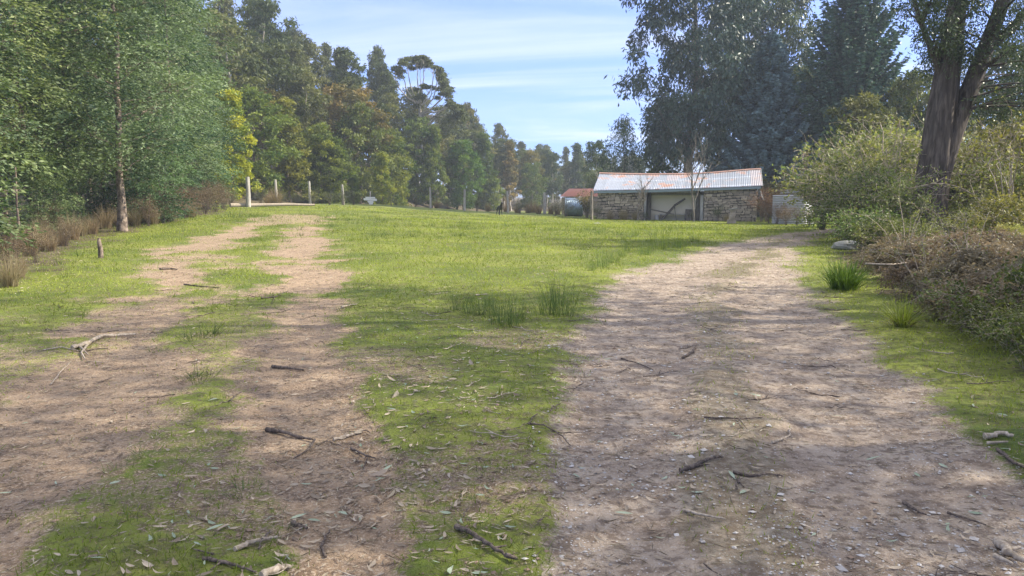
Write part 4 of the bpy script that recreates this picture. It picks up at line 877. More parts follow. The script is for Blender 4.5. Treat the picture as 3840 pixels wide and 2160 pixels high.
# pale rock, dead branches
rg = np.random.default_rng(90)
def rock(name, p, r, seed, mt, sq=.5):
    G = Geo(); n, m_ = 14, 9; rg = np.random.default_rng(seed); V = []
    for i in range(m_ + 1):
        for j in range(n):
            ph = PI * i / m_; t = 2 * PI * j / n; d = np.array([math.sin(ph) * math.cos(t), math.sin(ph) * math.sin(t), math.cos(ph)])
            V.append(d * r * np.array([1.2, .9, sq]) * (.75 + .5 * float(fbm(d[0] * 2 + seed + d[2], d[1] * 2 + d[2] * 1.3, seed, 4))))
    F = [[i * n + j, (i + 1) * n + j, (i + 1) * n + (j + 1) % n, i * n + (j + 1) % n] for i in range(m_) for j in range(n)]
    G.add(V, F, 0, .7); return G.build(name, mt, None, tuple(p))
M['rock'] = plain_mat('rock', (.10, .10, .085), (.36, .355, .31), 9, .85, 0, True, .8)
p = at(3185, 935); tag(rock('rock', p + [0, 0, .08], .42, 5, M['rock']), 'pale lichened rock on the verge below the shrubs', 'rock')
p = at(2238, 838); tag(rock('rock', p - [0, 0, .04], .24, 8, M['rock'], .35), 'small pale rock lying in the lawn before the shed corner', 'rock')
stick([(3420, 880), (3480, 900), (3560, 930), (3660, 975)], .05, 'twig_pale', 'long pale dead branch fallen below the big trunk', [[(3480, 900), (3530, 890), (3600, 900)], [(3560, 930), (3640, 930)], [(3500, 905), (3470, 940)], [(3600, 950), (3680, 950)]], 'fallen_branch', 'branch', None, .35)
stick([(3240, 1085), (3340, 1090), (3420, 1075), (3520, 1062), (3600, 1070)], .018, 'twig_pale', 'thin grey branch arching over the dead bracken', [[(3440, 1072), (3470, 1110)], [(3520, 1062), (3560, 1090)]], 'fallen_branch', 'branch', None, .42)
dk = Geo(); p = at(3680, 920); dk.tube(curve(np.zeros(3), np.array([.95, .2, 1.15]), .15, 9, .02, rg), np.linspace(.05, .02, 9), 7); tag(dk.build('leaning_branch', M['bark_dark'], None, tuple(p)), 'dark curved branch rising from the brambles right of the big trunk', 'branch')
st = Geo(); p = at(378, 968); st.tube(np.array([[0, 0, -.05], [.01, 0, .2], [-.02, 0, .42], [-.01, 0, .52]]), [.07, .06, .05, .03], 9); tag(st.build('stump', M['bark_wattle'], None, tuple(p)), 'short rotten brown stump in the grass left of the track', 'stump')
for px, d, r, H_, ln, lab in ((72, 25, .04, 2.6, .1, 'thin pale stem behind the leftmost sapling'), (345, 38, .09, 5, .2, 'slender trunk with pale patches between the thick ones'), (318, 36, .07, 5, -.2, 'slender dark trunk right of the thick brown trunk'), (516, 37, .05, 2.4, 0, 'thin bare stem right of the straight dark trunk'), (150, 30, .05, 4.5, .2, 'thin leaning stem left of the thick brown trunk'), (215, 34, .07, 5, -.1, 'dark slim trunk just left of the thick brown trunk'), (400, 40, .07, 5, .1, 'slim trunk in shade just left of the straight dark trunk'), (110, 33, .06, 5, .15, 'slim stem deep in the grove near the left edge')):
    G = Geo(); P = np.array([[ln * t, 0, H_ * t] for t in np.linspace(0, 1, 7)]); P[1:, 0] += np.cumsum(rg.normal(size=6)) * .02; G.tube(P, np.linspace(r, r * .5, 7), 8); tag(G.build('sapling_stem', M['bark_wattle'], None, P3(px, d)), lab, 'sapling')

# ------------------------------------------------------------------ posts, sign, log
PO = [(937, 53, 2.08, .12, .02, 'thickest grey post standing on the pale log, leftmost of the row'), (1045, 57, 1.95, .075, -.07, 'leaning grey post, second from the left of the row'), (1168, 62, 1.95, .075, -.05, 'grey post third from the left, in front of the wattle'),
      (1291, 66, 1.75, .075, -.05, 'grey post fourth from the left of the row'), (1615, 70, 1.95, .07, 0, 'slim grey post fifth from the left, right of the white signpost'), (1742, 70, 1.95, .08, 0, 'grey post sixth from the left, left of the black dog'),
      (1905, 70, 2.0, .07, -.04, 'bleached grey post just right of the black dog'), (2042, 71, 1.95, .10, 0, 'broad mossy post left of the rusty roofed hut'), (2218, 56, 2.1, .07, 0, 'dark post standing at the left corner of the stone shed')]
for i, (px, d, h, r, ln, lab) in enumerate(PO):
    b = col(px, d); G = Geo(); rg = np.random.default_rng(200 + i); z = np.linspace(-.3, h, 10); r = r * 1.4; P = np.stack([ln * z / h * 1.5 + np.cumsum(rg.normal(size=10)) * .008, np.zeros(10), z], 1)
    G.tube(P, r * np.linspace(1.12, .82, 10) * rg.uniform(.93, 1.07, 10), 9, 0, .5, True, lambda a, t: 1 + .12 * np.sin(a * 3 + i) + .05 * np.sin(a * 7))
    o = G.build('fence_post', M['bark_grey'] if i == 8 else M['post'], None, tuple(b)); tag(o, lab, 'post', 'posts in a row across the clearing')
pl = [at(895, 788), at(940, 784), at(1010, 790), at(1110, 795)]; P = np.array([[a[0], 52.5 + i * 1.0, float(terrain(a[0], 52.5 + i)) + .12] for i, a in enumerate([np.array([(q - 1920) / FPX * 53, 0]) for q in (880, 960, 1050, 1150)])]); c = P.mean(0)
t = np.linspace(0, 3, 12); Q = np.stack([np.interp(t, range(4), P[:, i]) for i in range(3)], 1) - c; G = Geo(); G.tube(Q, np.linspace(.17, .08, 12), 10)
tag(G.build('log', M['twig_pale'], None, tuple(c)), 'long bleached log lying at the foot of the two left posts', 'log')
b = col(1392, 67); s0 = empty('signpost', tuple(b)); PXM = 67 / FPX; M['sign_white'] = plain_mat('sign_white', (.66, .64, .60), (.80, .79, .76), 6, .6)
zt = lambda py: (HOR - py) * PXM + CAMZ - b[2]
G = Geo(); G.tube(np.array([[.03, 0, -.3], [.02, 0, .6], [0, 0, 1.2], [-.03, 0, zt(725)]]), [.045, .045, .042, .04], 8); G.build('post', M['post'], s0)
for (x0, x1, y0, h, tl) in ((1374, 1411, 741, 5.5, .03), (1367, 1417, 748, 8, .06), (1382, 1404, 756.5, 6.5, .03), (1387, 1402, 763, 6, .02)):
    G = Geo(); xm, L = ((x0 + x1) / 2 - 1392) * PXM, (x1 - x0) * PXM / 2; hh = h * PXM / 2; z = zt(y0); a = -tl
    pts = [(-L, hh * .3), (-L + .06, -hh), (L, -hh), (L, hh), (-L + .02, hh)]
    V = [[x * math.cos(a) - q * math.sin(a) + xm, yy, x * math.sin(a) + q * math.cos(a) + z] for yy in (-.085, -.06) for x, q in pts]
    G.add(V, [[i, (i + 1) % 5, (i + 1) % 5 + 5, i + 5] for i in range(5)], 0, .7); G.add(V, [[4, 3, 2, 1, 0], [5, 6, 7, 8, 9]], 0, .7); G.build('board', M['sign_white'], s0)
tag(s0, 'signpost with four small white boards before the forest', 'signpost')

# ------------------------------------------------------------------ dog
def dog():
    me = bpy.data.meshes.new('dog'); J = [((0, 0, .60), .13), ((0, -.22, .60), .15), ((0, -.36, .70), .11), ((0, -.44, .86), .075), ((0, -.52, .93), .085), ((0, -.62, .90), .05), ((0, -.70, .885), .035),
         ((0, .22, .62), .12), ((0, .34, .60), .05), ((0, .46, .46), .03), ((0, .50, .32), .02),
         ((.09, -.26, .46), .065), ((.095, -.26, .26), .035), ((.095, -.27, .05), .03), ((.095, -.31, .015), .032), ((-.09, -.26, .46), .065), ((-.095, -.26, .26), .035), ((-.095, -.27, .05), .03), ((-.095, -.31, .015), .032),
         ((.10, .24, .46), .08), ((.10, .20, .32), .045), ((.10, .30, .20), .03), ((.10, .28, .04), .028), ((.10, .24, .015), .03), ((-.10, .24, .46), .08), ((-.10, .20, .32), .045), ((-.10, .30, .20), .03), ((-.10, .28, .04), .028), ((-.10, .24, .015), .03),
         ((.06, -.50, 1.02), .022), ((-.06, -.50, 1.02), .022)]
    E = [(0, 1), (1, 2), (2, 3), (3, 4), (4, 5), (5, 6), (0, 7), (7, 8), (8, 9), (9, 10), (1, 11), (11, 12), (12, 13), (13, 14), (1, 15), (15, 16), (16, 17), (17, 18), (7, 19), (19, 20), (20, 21), (21, 22), (22, 23), (7, 24), (24, 25), (25, 26), (26, 27), (27, 28), (4, 29), (4, 30)]
    me.from_pydata([j[0] for j in J], E, []); o = link('dog', me); o.modifiers.new('skin', 'SKIN')
    if not me.skin_vertices: me.skin_vertices.new() if hasattr(me.skin_vertices, 'new') else None
    bm_ok = len(me.skin_vertices) > 0
    return o, J
import bmesh
def skin_object(name, J, E, mt, root_i=0):
    bm = bmesh.new(); lay = bm.verts.layers.skin.new(); vs = []
    for i, (p, r) in enumerate(J):
        v = bm.verts.new(p); v[lay].radius = (r, r); v[lay].use_root = (i == root_i); vs.append(v)
    for a, b in E: bm.edges.new((vs[a], vs[b]))
    me = bpy.data.meshes.new(name); bm.to_mesh(me); bm.free(); me.materials.append(mt); o = link(name, me)
    m1 = o.modifiers.new('skin', 'SKIN'); m1.use_smooth_shade = True; m2 = o.modifiers.new('sub', 'SUBSURF'); m2.levels = 1; m2.render_levels = 2
    return o
M['dog_fur'] = plain_mat('dog_fur', (.010, .010, .012), (.045, .045, .05), 5, .5)
J = [((0, 0, .62), .13), ((0, -.24, .62), .15), ((0, -.36, .74), .11), ((0, -.42, .88), .075), ((0, -.50, .96), .085), ((0, -.60, .93), .05), ((0, -.68, .915), .036), ((0, .24, .64), .125), ((0, .37, .62), .045), ((0, .46, .48), .03), ((0, .50, .32), .02)]
for s in (1, -1): J += [((s * .09, -.27, .47), .065), ((s * .095, -.25, .27), .036), ((s * .095, -.27, .06), .03), ((s * .095, -.32, .02), .034)]
for s in (1, -1): J += [((s * .10, .26, .47), .085), ((s * .10, .20, .33), .048), ((s * .10, .32, .20), .03), ((s * .10, .29, .05), .028), ((s * .10, .24, .02), .032)]
J += [((.065, -.48, 1.05), .024), ((-.065, -.48, 1.05), .024)]
E = [(0, 1), (1, 2), (2, 3), (3, 4), (4, 5), (5, 6), (0, 7), (7, 8), (8, 9), (9, 10), (1, 11), (11, 12), (12, 13), (13, 14), (1, 15), (15, 16), (16, 17), (17, 18), (7, 19), (19, 20), (20, 21), (21, 22), (22, 23), (7, 24), (24, 25), (25, 26), (26, 27), (27, 28), (4, 29), (4, 30)]
dg = skin_object('dog', J, E, M['dog_fur']); dg.location = P3(1873, 61.5); dg.rotation_euler = (0, 0, .45); tag(dg, 'black dog standing on the far edge of the lawn facing the camera', 'dog')

# ------------------------------------------------------------------ stone shed
def shed():
    A = np.array([6.45, 58.0]); ang = -math.radians(15.0); ux = np.array([math.cos(ang), math.sin(ang)]); vx = np.array([-ux[1], ux[0]]); Lg = 11.6; DP = 3.0
    root = empty('stone_shed', (A[0], A[1], 0), ang); rg = np.random.default_rng(300)
    def U(px):      # position along the front wall of a column of the photograph
        k = (px - 1920) / FPX; return (k * A[1] - A[0]) / (ux[0] - k * ux[1])
    gl = lambda u: float(terrain(*(A + ux * u)))
    eave = lambda u: 2.02 + .026 * u - .05 * math.sin(PI * u / Lg)
    ridge = lambda u: 3.42 + .010 * u - .16 * math.sin(PI * min(1, u / Lg * 1.05)) + (.10 if u > 8 else 0) * (u - 8) / 3.6
    M['stone'] = plain_mat('stone', (.12, .105, .095), (.50, .43, .34), 5, .9, 0, True, .6)
    M['mortar'] = plain_mat('mortar', (.05, .047, .042), (.10, .095, .085), 9, .95)
    def wall(u0, u1, v0=0.0, name='stone_wall', side=False):
        """random rubble: irregular stones set proud of a mortar core"""
        G = Geo(); th_ = .16
        for uu in np.linspace(u0, u1, 7)[:-1]:
            du = (u1 - u0) / 6; um = uu + du / 2; zb, zt_ = gl(um) - .3, eave(um) - .07
            if not side: G.box((um, v0 + th_ + .03, (zb + zt_) / 2), (du / 2, th_, (zt_ - zb) / 2), 1)
            else: G.box((v0 - th_ - .03, um, (zb + zt_) / 2), (th_, du / 2, (zt_ - zb) / 2), 1)
        z = min(gl(u0), gl(u1)) - .15
        while z < 2.4:
            h = rg.uniform(.11, .27); u = u0 - rg.uniform(0, .2)
            while u < u1:
                L = rg.uniform(.13, .46) * (1 if h < .2 else 1.15); a, b = max(u, u0), min(u + L, u1); top = eave((a + b) / 2 if not side else Lg) - .06
                hh = min(h, top - z)
                if b - a > .06 and hh > .05:
                    jl = lambda k=.036: rg.uniform(-k, k); n = 8; pr_ = rg.uniform(0, .045); g_ = .013
                    ring = [(a + g_, z + g_ + .03), (a + g_ + .04, z + g_), (b - g_ - .04, z + g_), (b - g_, z + g_ + .03), (b - g_, z + hh - g_ - .03), (b - g_ - .04, z + hh - g_), (a + g_ + .04, z + hh - g_), (a + g_, z + hh - g_ - .03)]
                    tilt = rg.uniform(-.05, .05); cm, zm = (a + b) / 2, z + hh / 2
                    wv = .05 * math.sin(u * 1.9 + z * 5) * (1 if z > u0 * 0 + .2 and z + hh < top - .1 else 0); ring = [(p[0] + jl(), p[1] + jl(.03) + wv + tilt * 2 * (p[0] - cm)) for p in ring]
                    ri = [(cm + (p[0] - cm) * .86, zm + (p[1] - zm) * .84) for p in ring]
                    y0_, y1_, y2_ = v0 + .045, v0 - pr_ * .4, v0 - .012 - pr_
                    V = [(p[0], y0_, p[1]) for p in ring] + [(p[0], y1_, p[1]) for p in ring] + [(p[0], y2_ + jl(.008), p[1]) for p in ri]
                    if side: V = [(v0 + (v0 - y), p0, p1) for p0, y, p1 in V]
                    fo = 1 if not side else -1
                    F = [[i + 8 * k, (i + 1) % 8 + 8 * k, (i + 1) % 8 + 8 * (k + 1), i + 8 * (k + 1)] for k in (0, 1) for i in range(8)]
                    tn = float(np.clip(rg.normal(.5, .28), 0, 1)); G.add(V, F, 0, tn); G.add(V, [list(range(16, 24))], 0, tn)
                u += L
            z += h * .96
        return G.build(name, [M['stone'], M['mortar']], root)
    uP, uB0, uB1, uC = U(2412), U(2424), U(2600), U(2632)
    wall(.05, uP - .02); wall(uC + .06, Lg - .05)
    wall(.05, DP * 1.9, Lg - .05, 'gable_wall', True)
    bx = lambda G, u0, u1, v0, v1, z0, z1, **k: G.box(((u0 + u1) / 2, (v0 + v1) / 2, (z0 + z1) / 2), (abs(u1 - u0) / 2, abs(v1 - v0) / 2, abs(z1 - z0) / 2), **k)
    G = Geo(); bx(G, uP, uP + .17, -.06, .12, gl(uP) - .2, eave(uP) - .06); G.build('door_post', M['timber_pale'], root)
    G = Geo(); bx(G, uB1 + .42, uB1 + .62, -.04, .12, gl(uB1) - .2, eave(uB1) - .5); G.build('door_post', M['timber_pale'], root)
    G = Geo(); bx(G, uP + .22, uP + .50, .35, .55, gl(uP) - .2, eave(uP) - .1); G.build('inner_post', M['timber'], root)
    G = Geo(); bx(G, uB1 + .10, uB1 + .36, .35, .5, gl(uB1) - .2, eave(uB1) - .1); G.build('inner_post', M['timber'], root)
    M['plaster'] = plain_mat('plaster', (.58, .53, .42), (.72, .66, .54), 2.5, .9)
    G = Geo(); bx(G, uP + .2, uC + .1, .98, 1.08, gl(5) - .2, 1.95); G.build('bay_back_wall', M['plaster'], root)
    G = Geo(); bx(G, uP - .1, uP - .03, .40, DP, gl(4) - .2, 2.0); bx(G, uC + .12, uC + .19, .40, DP, gl(7) - .2, 2.05); G.build('bay_side_wall', M['timber'], root)
    for zz_, vv, mt in ((1.90, .7, 'timber_pale'), (1.80, .2, 'timber'), (1.72, .8, 'timber_pale')):
        G = Geo(); bx(G, uP + .25, uC + .05, vv, vv + .12, zz_ - .07, zz_); G.build('beam', M[mt], root)
    G = Geo(); V = []; nn = 24
    for i in range(nn + 1):
        u = -.22 + (Lg + .44) * i / nn; e = eave(u); V += [(u, -.30, e - .03), (u, -.30, e - .20 + rg.uniform(-.006, .006)), (u, -.27, e - .03), (u, -.27, e - .20)]
    F = []
    for i in range(nn): a, b = 4 * i, 4 * i + 4; F += [[a, a + 1, b + 1, b], [a + 2, b + 2, b + 3, a + 3], [a + 1, a + 3, b + 3, b + 1], [a, b, b + 2, a + 2]]
    G.add(V, F); M['fascia'] = plain_mat('fascia', (.16, .22, .26), (.26, .32, .36), 3, .6); G.build('fascia', M['fascia'], root)
    # corrugated iron roof
    m, nt, out = mat_new('roof_iron'); g = N(nt); tc = g('TexCoord'); P_ = tc.outputs['Object']
    st_ = g.noise(scaled(g, P_, (3.0, .35, .35)), 1.0, 4, .6); n2 = g.noise(P_, .9, 5, .6); n3 = g.noise(P_, 9, 4, .7)
    base = g.mix(st_, (.28, .31, .36), (.54, .58, .66)); base = g.mix(g.math('MULTIPLY', g.ramp(n3, .55, .75), .3), base, (.30, .25, .24))
    ru = g.math('MULTIPLY', g.math('MAXIMUM', g.ramp(g.math('ADD', n2, g.math('MULTIPLY', g.math('SUBTRACT', n3, .5), .35)), .53, .64), g.attr('tone')), .85)
    base = g.mix(ru, base, g.mix(n3, (.24, .10, .06), (.42, .23, .15)))
    p = g('BsdfPrincipled'); g.l(base, p.inputs['Base Color']); g.l(g.math('SUBTRACT', .55, g.math('MULTIPLY', ru, .5)), p.inputs['Metallic']); g.l(g.math('ADD', .38, g.math('MULTIPLY', ru, .4)), p.inputs['Roughness']); g.l(p.outputs[0], out.inputs['Surface']); M['roof_iron'] = m
    def sheet(u0, u1, s0, s1, off, back=False, rust=0.0, pitch=.125, name='roof_sheet', sag=0):
        n = int((u1 - u0) / pitch * 6); us = np.linspace(u0, u1, n); ns = 5; ss = np.linspace(s0, s1, ns); V = np.zeros((ns, n, 3))
        cor = .018 * np.sin(us / pitch * 2 * PI)
        for k, s in enumerate(ss):
            ez = np.array([eave(u) for u in us]); rz_ = np.array([ridge(u) for u in us]); v = -.34 + (DP + .34) * s
            V[k, :, 0] = us + (1 - s) * 0; V[k, :, 1] = v if not back else 2 * DP - v; V[k, :, 2] = ez - .005 + (rz_ - ez) * s + cor + off
        a = np.arange(ns - 1)[:, None] * n + np.arange(n - 1)[None]; F = np.stack([a, a + 1, a + n + 1, a + n], -1).reshape(-1, 4)
        G = Geo(); G.add(V.reshape(-1, 3), F, 0, rust, True); o = G.build(name, M['roof_iron'], root); md = o.modifiers.new('t', 'SOLIDIFY'); md.thickness = .004; return o
    w_ = .76; u = -.28; i = 0
    while u < Lg + .2:
        u1 = min(u + w_ + .03, Lg + .30); r1, r2 = (.0, .0)
        if i in (7,): r1 = .35
        if i in (15,): r1 = r2 = .35
        sheet(u, u1, 0, .54, .004 + .002 * (i % 2), rust=r2 if i != 2 else 0); sheet(u, u1, .50, 1.0, -.014 + .002 * (i % 2), rust=r1); u += w_; i += 1
    sheet(-.28, Lg + .30, 0, 1, 0, True, 0, .25, 'back_roof')
    G = Geo(); us = np.linspace(-.3, Lg + .32, 40); V = []
    for u in us: r = ridge(u) + .03; V += [(u, DP - .17, r - .07), (u, DP, r + .015), (u, DP + .17, r - .07)]
    F = [[3 * i + k, 3 * i + k + 1, 3 * i + k + 4, 3 * i + k + 3] for i in range(39) for k in (0, 1)]; G.add(V, F, 0, 1.0); G.build('ridge_cap', M['roof_iron'], root)
    G = Geo(); e = Lg + .31
    V = [(e, -.34, eave(Lg) - .0), (e, -.34, eave(Lg) - .14), (e, DP, ridge(Lg) - .14), (e, DP, ridge(Lg) + .03), (e, 2 * DP + .3, eave(Lg) - .14), (e, 2 * DP + .3, eave(Lg))]; V += [(v[0] + .03, v[1], v[2]) for v in V]
    G.add(V, [[0, 1, 2, 3], [3, 2, 4, 5], [6, 9, 8, 7], [9, 11, 10, 8], [0, 3, 9, 6], [3, 5, 11, 9], [1, 7, 8, 2]], 0); G.build('bargeboard', M['timber_pale'], root)
    G = Geo(); G.tube(np.array([[Lg + .2, -.3, 1.95], [Lg + .28, -.25, 1.6], [Lg + .5, -.2, 1.2], [Lg + .55, -.2, .3]]), .035, 8); G.build('downpipe', M['sign_white'], root)
    # underside and gable filling so that the inside stays dark
    G = Geo(); G.add([(Lg - .08, .05, 1.9), (Lg - .08, 2 * DP - .1, 1.9), (Lg - .08, DP, 3.35), (-.0, .05, 1.8), (0, 2 * DP - .1, 1.8), (0, DP, 3.3)], [[0, 1, 2], [3, 5, 4]], 0); G.build('gable', M['timber'], root)
    G = Geo(); bx(G, 0, Lg, 2 * DP - .3, 2 * DP - .1, gl(5) - .3, 2.0); bx(G, 0, .2, .35, 2 * DP - .32, gl(0) - .3, 2.0); G.build('rear_wall', M['mortar'], root)
    tag(root, 'long low rubble stone shed with a rusting corrugated iron roof and open bay', 'shed')
    def W(u, v, z): q = A + ux * u + vx * v; return (q[0], q[1], z)
    return U, W, gl, ang, Lg, eave, (uP, uB1)
U, W, gl, sang, Lg, eave, (uP, uB1) = shed()
def prop(name, parts, lab, cat, u, v, dz=0):
    g0 = gl(u); root = empty(name, W(u, v, g0 + dz), sang)
    for nm, G, mt in parts: G.build(nm, M[mt], root)
    if len(parts) == 1:
        o = root.children[0]; o.parent = None; o.location = root.location.copy(); o.rotation_euler = root.rotation_euler.copy(); bpy.data.objects.remove(root); o.name = name; root = o
    return tag(root, lab, cat)
g1 = Geo(); g1.box((0, 0, .46), (1.05, .22, .03)); g2 = [Geo() for _ in range(4)]
for q, (x, y) in enumerate(((-.9, -.15), (-.9, .15), (.9, -.15), (.9, .15))): g2[q].box((x, y, .215), (.035, .035, .215))
prop('bench', [('top', g1, 'timber_pale')] + [('leg', q, 'timber') for q in g2], 'low plank bench inside the open bay of the shed', 'bench', U(2520), .6)
G = Geo(); G.tube(np.array([[-.75, 0, .02], [-.2, 0, .62], [.25, .05, 1.15], [.95, .1, 1.62]]), [.07, .09, .08, .07], 8); prop('leaning_pole', [('pole', G, 'timber')], 'thick dark crooked pole leaning diagonally across the open bay', 'pole', U(2515), .45)
G = Geo(); G.tube(np.array([[.12, 0, 0], [0, .02, .6], [-.08, .05, 1.2]]), [.03, .028, .025], 7); prop('thin_pole', [('pole', G, 'timber')], 'thin upright stake crossing the crooked pole in the bay', 'pole', U(2528), .3)
G = Geo(); G.box((0, 0, .66), (1.0, .02, .045), ax=np.array([[.97, 0, -.2], [0, 1, 0], [.2, 0, .97]])); prop('rail', [('rail', G, 'timber')], 'dark sloping rail across the left half of the open bay', 'rail', U(2475), .35)
G = Geo(); G.box((0, 0, .42), (.36, .3, .42)); prop('crate', [('crate', G, 'timber')], 'dark wooden box at the right side of the open bay', 'box', U(2585), .62)
G = Geo(); G.tube(np.array([[0, 0, 0], [0, 0, .40]]), [.17, .16], 14); prop('drum', [('drum', G, 'timber_pale')], 'small pale drum under the left end of the bench', 'drum', U(2458), .6)
# stone bird bath
p0 = at(2745, 838); r0 = empty('stone_cairn', tuple(p0)); rg = np.random.default_rng(310)
for q, (x, z, a, b_, c_) in enumerate(((-.05, .12, .26, .2, .16), (.0, .38, .17, .16, .14), (.02, .60, .16, .14, .12), (.03, .82, .14, .13, .12))):
    G = Geo(); G.box((x, 0, z), (a, b_, c_), jit=.05, rng=rg); o = G.build('stone', M['stone'], r0); md = o.modifiers.new('b', 'BEVEL'); md.width = .04; md.segments = 2
G = Geo(); G.box((.06, 0, .99), (.27, .2, .028), ax=np.array([[.98, 0, .17], [0, 1, 0], [-.17, 0, .98]]), jit=.012, rng=rg); G.build('slab', M['rock'], r0)
tag(r0, 'pillar of stacked stones with a tilted pale slab on top before the shed', 'cairn')

# ------------------------------------------------------------------ hut, culvert tank, water tank
hb = col(2112, 72); ht = empty('rusty_hut', tuple(hb)); K = 72 / FPX; zt = lambda py: (HOR - py) * K + CAMZ - hb[2]
M['hut_wall'] = plain_mat('hut_wall', (.30, .245, .19), (.40, .33, .26), 3, .85); M['rust_roof'] = plain_mat('rust_roof', (.40, .14, .09), (.60, .30, .22), 5, .6)
G = Geo(); G.box((2.7, 1.9, zt(740) / 2 - .2), (2.65, 1.8, zt(740) / 2 + .2)); G.build('wall', M['hut_wall'], ht)
G = Geo(); n = 260; us = np.linspace(-.08, 5.5, n); cor = .02 * np.sin(us / .12 * 2 * PI); e, r = zt(737), zt(707); V = []
for s in (0, 1, 2): V += [((.75 * (s == 1)) * (1 if q < n / 2 else 1) + u_ * (1 - .135 * (s == 1)), -.1 + 2.0 * s, (e, r, e)[s] + cor[q]) for q, u_ in enumerate(us)]
a = np.arange(2)[:, None] * n + np.arange(n - 1)[None]; G.add(V, np.stack([a, a + 1, a + n + 1, a + n], -1).reshape(-1, 4), 0, .5, True); o = G.build('roof', M['rust_roof'], ht); md = o.modifiers.new('t', 'SOLIDIFY'); md.thickness = .01
G = Geo(); V = [(-.08, -.1, e), (.67, 1.9, r), (-.08, 3.9, e)]; G.add(V, [[0, 1, 2]]); G.build('hip_end', M['rust_roof'], ht)
tag(ht, 'small hut with a red rusted roof and tan wall left of the stone shed', 'hut')
def corr_cyl(R_, L_, pitch, amp_, a0=0, a1=2 * PI, n=64):
    k = int(L_ / pitch * 6); x = np.linspace(0, L_, k); a = np.linspace(a0, a1, n); rad = R_ + amp_ * np.sin(x / pitch * 2 * PI)
    V = np.stack([np.repeat(x, n), (rad[:, None] * np.cos(a)).ravel(), (rad[:, None] * np.sin(a)).ravel()], 1)
    i = np.arange(k - 1)[:, None] * n + np.arange(n - 1)[None]; return V, np.stack([i, i + n, i + n + 1, i + 1], -1).reshape(-1, 4)
M['tank_blue'] = plain_mat('tank_blue', (.20, .27, .33), (.34, .42, .48), 2, .35, .5, True, .05); M['tank_grey'] = plain_mat('tank_grey', (.24, .24, .25), (.50, .50, .51), 2, .5, .3, True, .05)
cb = col(2120, 66); ct = empty('iron_tank', (cb[0], cb[1] + .7, cb[2] + .75), -.10); V, F = corr_cyl(.78, 1.55, .155, .022); G = Geo(); G.add(V, F, 0, .5, True); o = G.build('barrel', M['tank_blue'], ct); o.modifiers.new('t', 'SOLIDIFY').thickness = .01
G = Geo(); a = np.linspace(0, 2 * PI, 40, endpoint=False); V = [(1.42, .74 * math.cos(t), .74 * math.sin(t)) for t in a]; G.add(V, [list(range(40))], 0, .2); G.build('shade_disc', M['timber'], ct)  # dark disc set in the open end, standing for the shade inside
tag(ct, 'blue grey corrugated iron tank lying on its side left of the shed', 'tank')
wb = col(2968, 50); wt = empty('water_tank', tuple(wb)); V, F = corr_cyl(1.28, 1.95, .11, .024, 0, 2 * PI, 80); V = np.stack([V[:, 1], V[:, 2], V[:, 0] - .1], 1); G = Geo(); G.add(V, F[:, ::-1], 0, .6, True); o = G.build('barrel', M['tank_grey'], wt)
G = Geo(); V = [(0, 0, 1.98)] + [(1.27 * math.cos(t), 1.27 * math.sin(t), 1.83) for t in a]; G.add(V, [[0, i + 1, (i + 1) % 40 + 1] for i in range(40)], 0, .1); G.build('lid', M['timber'], wt)
tag(wt, 'round corrugated iron water tank half hidden by weeds right of the shed', 'water tank')
rg = np.random.default_rng(320)
for q in range(5):
    G = Geo(); a_ = rg.uniform(-.5, .5); G.box((0, 0, 0), (rg.uniform(.5, 1.0), .05, .02), ax=np.array([[math.cos(a_), math.sin(a_), .05], [-math.sin(a_), math.cos(a_), 0], [-.05, 0, 1]])); o = G.build('plank', M['timber_pale'], None, (wb[0] - .3 + q * .22, wb[1] - .5 + q * .2, wb[2] + 2.02 + q * .05)); tag(o, 'weathered plank in the pile on top of the water tank', 'plank', 'planks on the water tank')

# bare tree before the shed
def bare_tree(seed, H):
    rg = np.random.default_rng(seed); G = Geo()
    def br(p, d, L, r, lev):
        n = 6; P = [p]; dd = d.copy()
        for _ in range(n): dd = dd + rg.normal(size=3) * .07 + np.array([0, 0, .06]); dd /= np.linalg.norm(dd); P.append(P[-1] + dd * L / n)
        G.tube(np.array(P), np.linspace(r, r * .55, n + 1), 6, 0, .5, lev > 2)
        if lev < 4:
            for k in range(3 if lev < 2 else 2 + int(rg.random() < .5)):
                a = rg.uniform(0, 6.28); s = .55 + rg.random() * .35; d2 = dd * 1.0 + np.array([math.cos(a), math.sin(a), .15]) * s; d2 /= np.linalg.norm(d2)
                br(P[rg.integers(3, n + 1)], d2, L * rg.uniform(.62, .85), r * .58, lev + 1)
    br(np.zeros(3), np.array([0, 0, 1.]), H * .36, .085, 0); br(np.array([.0, 0, 1.5]), np.array([.45, 0, .9]), H * .28, .05, 1)
    return G
q = W(U(2602), -1.2, 0); o = bare_tree(401, 6.2).build('bare_tree', M['bark_grey'], None, (q[0], q[1], float(terrain(q[0], q[1])))); tag(o, 'leafless tree with upswept twigs in front of the shed bay', 'tree'); paint(o, (1, 1, 1))
q = W(U(2395), -1.0, 0); o = bare_tree(405, 3.4).build('bare_sapling', M['bark_grey'], None, (q[0], q[1], float(terrain(q[0], q[1])))); tag(o, 'thin leafless sapling against the left stone wall', 'tree')
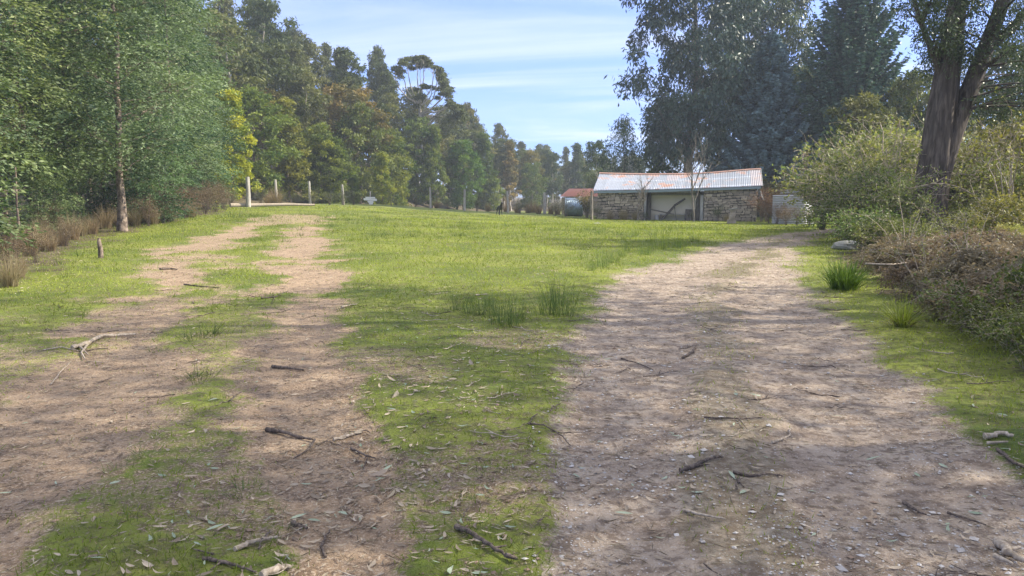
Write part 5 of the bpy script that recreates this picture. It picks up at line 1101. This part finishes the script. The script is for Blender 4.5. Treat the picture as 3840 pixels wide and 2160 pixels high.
# weeds at the shed
for i, (px, v, sc, k, c, lab) in enumerate(((2290, -.6, .8, KD, (.8, .8, .75), 'pale dead weed clump against the left stone wall, leftmost'), (2340, -.6, .95, KD, (.9, .9, .8), 'pale dead weed clump in the middle of the left stone wall'), (2385, -.7, .8, KD, (.85, .85, .8), 'pale dead weed clump left of the door post'),
        (2240, -.7, .8, KB, (.6, .9, .7), 'green weed at the left corner of the shed'), (2420, -.5, .5, KB, (.5, .8, .6), 'dark green weed at the foot of the door post'), (2690, -.7, .8, KB, (.45, .75, .55), 'dark green shrub against the right stone wall'), (2720, -.8, .6, KD, (.8, .8, .7), 'dead weed clump left of the stone pillar'),
        (2850, -.6, .9, KB, (.6, .85, .6), 'dark shrub at the right corner of the shed'), (2265, -.8, .6, KR, None, 'green rush clump at the left stone wall'), (2595, -.5, .4, KB, (.6, .9, .6), 'green weed at the foot of the bare tree'), (2560, -.4, .35, KT, None, 'grass tuft at the sill of the open bay'))):
    q = W(U(px), v, 0); k[i % len(k)].put((q[0], q[1], float(terrain(q[0], q[1]))), i * 1.3, sc * (2 if k is KT else 1), lab, 'weed', None, c)
for i, (px, d, sc, c) in enumerate(((2880, 51, 1.0, (1, .8, .8)), (2910, 49, .9, (1.1, .8, .7)), (2945, 47.5, .9, (1, .85, .8)), (2985, 47, .7, (.8, .8, .8)), (3030, 47, .8, (.9, .8, .7)), (2870, 54, 1.6, (1.2, .9, .8)), (2900, 55, 1.5, (1.1, .85, .7)), (2930, 56, 1.7, (.9, .9, .8)))):
    KB[i % 2].put(P3(px, d), i * 1.1, sc, 'dry reddish brown weed around the water tank', 'weed', 'dry weeds around the water tank', c)
KM = Kind(lambda: shrub('plume_shrub', 95, 4.4, 1.5, 9, 5200, .16, .035, 'shrub_leaf', 'twig_pale', .35, .35, .12, -.1, .03, side=2))
for i, (px, d, sc, c, lab) in enumerate(((2850, 66, 1.05, (1.15, .95, .8), 'yellowish drooping plume shrub just behind the right roof edge'), (2905, 62, .9, (1.2, .95, .8), 'yellowish plume shrub between shed and water tank'), (2960, 62, .9, (.9, 1.0, .8), 'green plume shrub above the water tank'), (3020, 58, .85, (.9, .95, .8), 'green plume shrub right of the water tank'))):
    KM.put(P3(px, d), i * 2.3, sc, lab, 'shrub', None, c)
G = Geo(); P = np.array([[0, 0, 0], [.03, 0, 1.5], [0, 0, 3.0], [.05, 0, 4.3]]); G.tube(P, [.07, .06, .05, .03], 7)
rs = empty('seed_stalk', P3(3005, 50)); G.build('stem', M['bark_grey'], rs); rg = np.random.default_rng(97); n = 420; z = rg.uniform(2.9, 4.7, n); G = Geo(); C = np.stack([rg.normal(size=n) * .14, rg.normal(size=n) * .14, z], 1); G.leaves(C, rg.normal(size=(n, 3)) + [0, 0, 1], .10, .05, 0, rg.random(n), rg); G.build('seed_head', M['brown_leaf'], rs); tag(rs, 'tall brown seed stalk standing behind the water tank', 'plant'); paint(rs, (1.8, 1.5, 1.2))
q = P3(2200, 63); G = Geo(); rg = np.random.default_rng(98)
v1 = shrub('vine', 99, 2.3, .9, 18, 1600, .09, .05, 'shrub_leaf', 'twig_pale', .2, .2, .12, .2, .012); v1.location = q; tag(v1, 'climbing shrub growing over the corner of the rusty roofed hut', 'shrub'); paint(v1, (1.1, .85, .7))
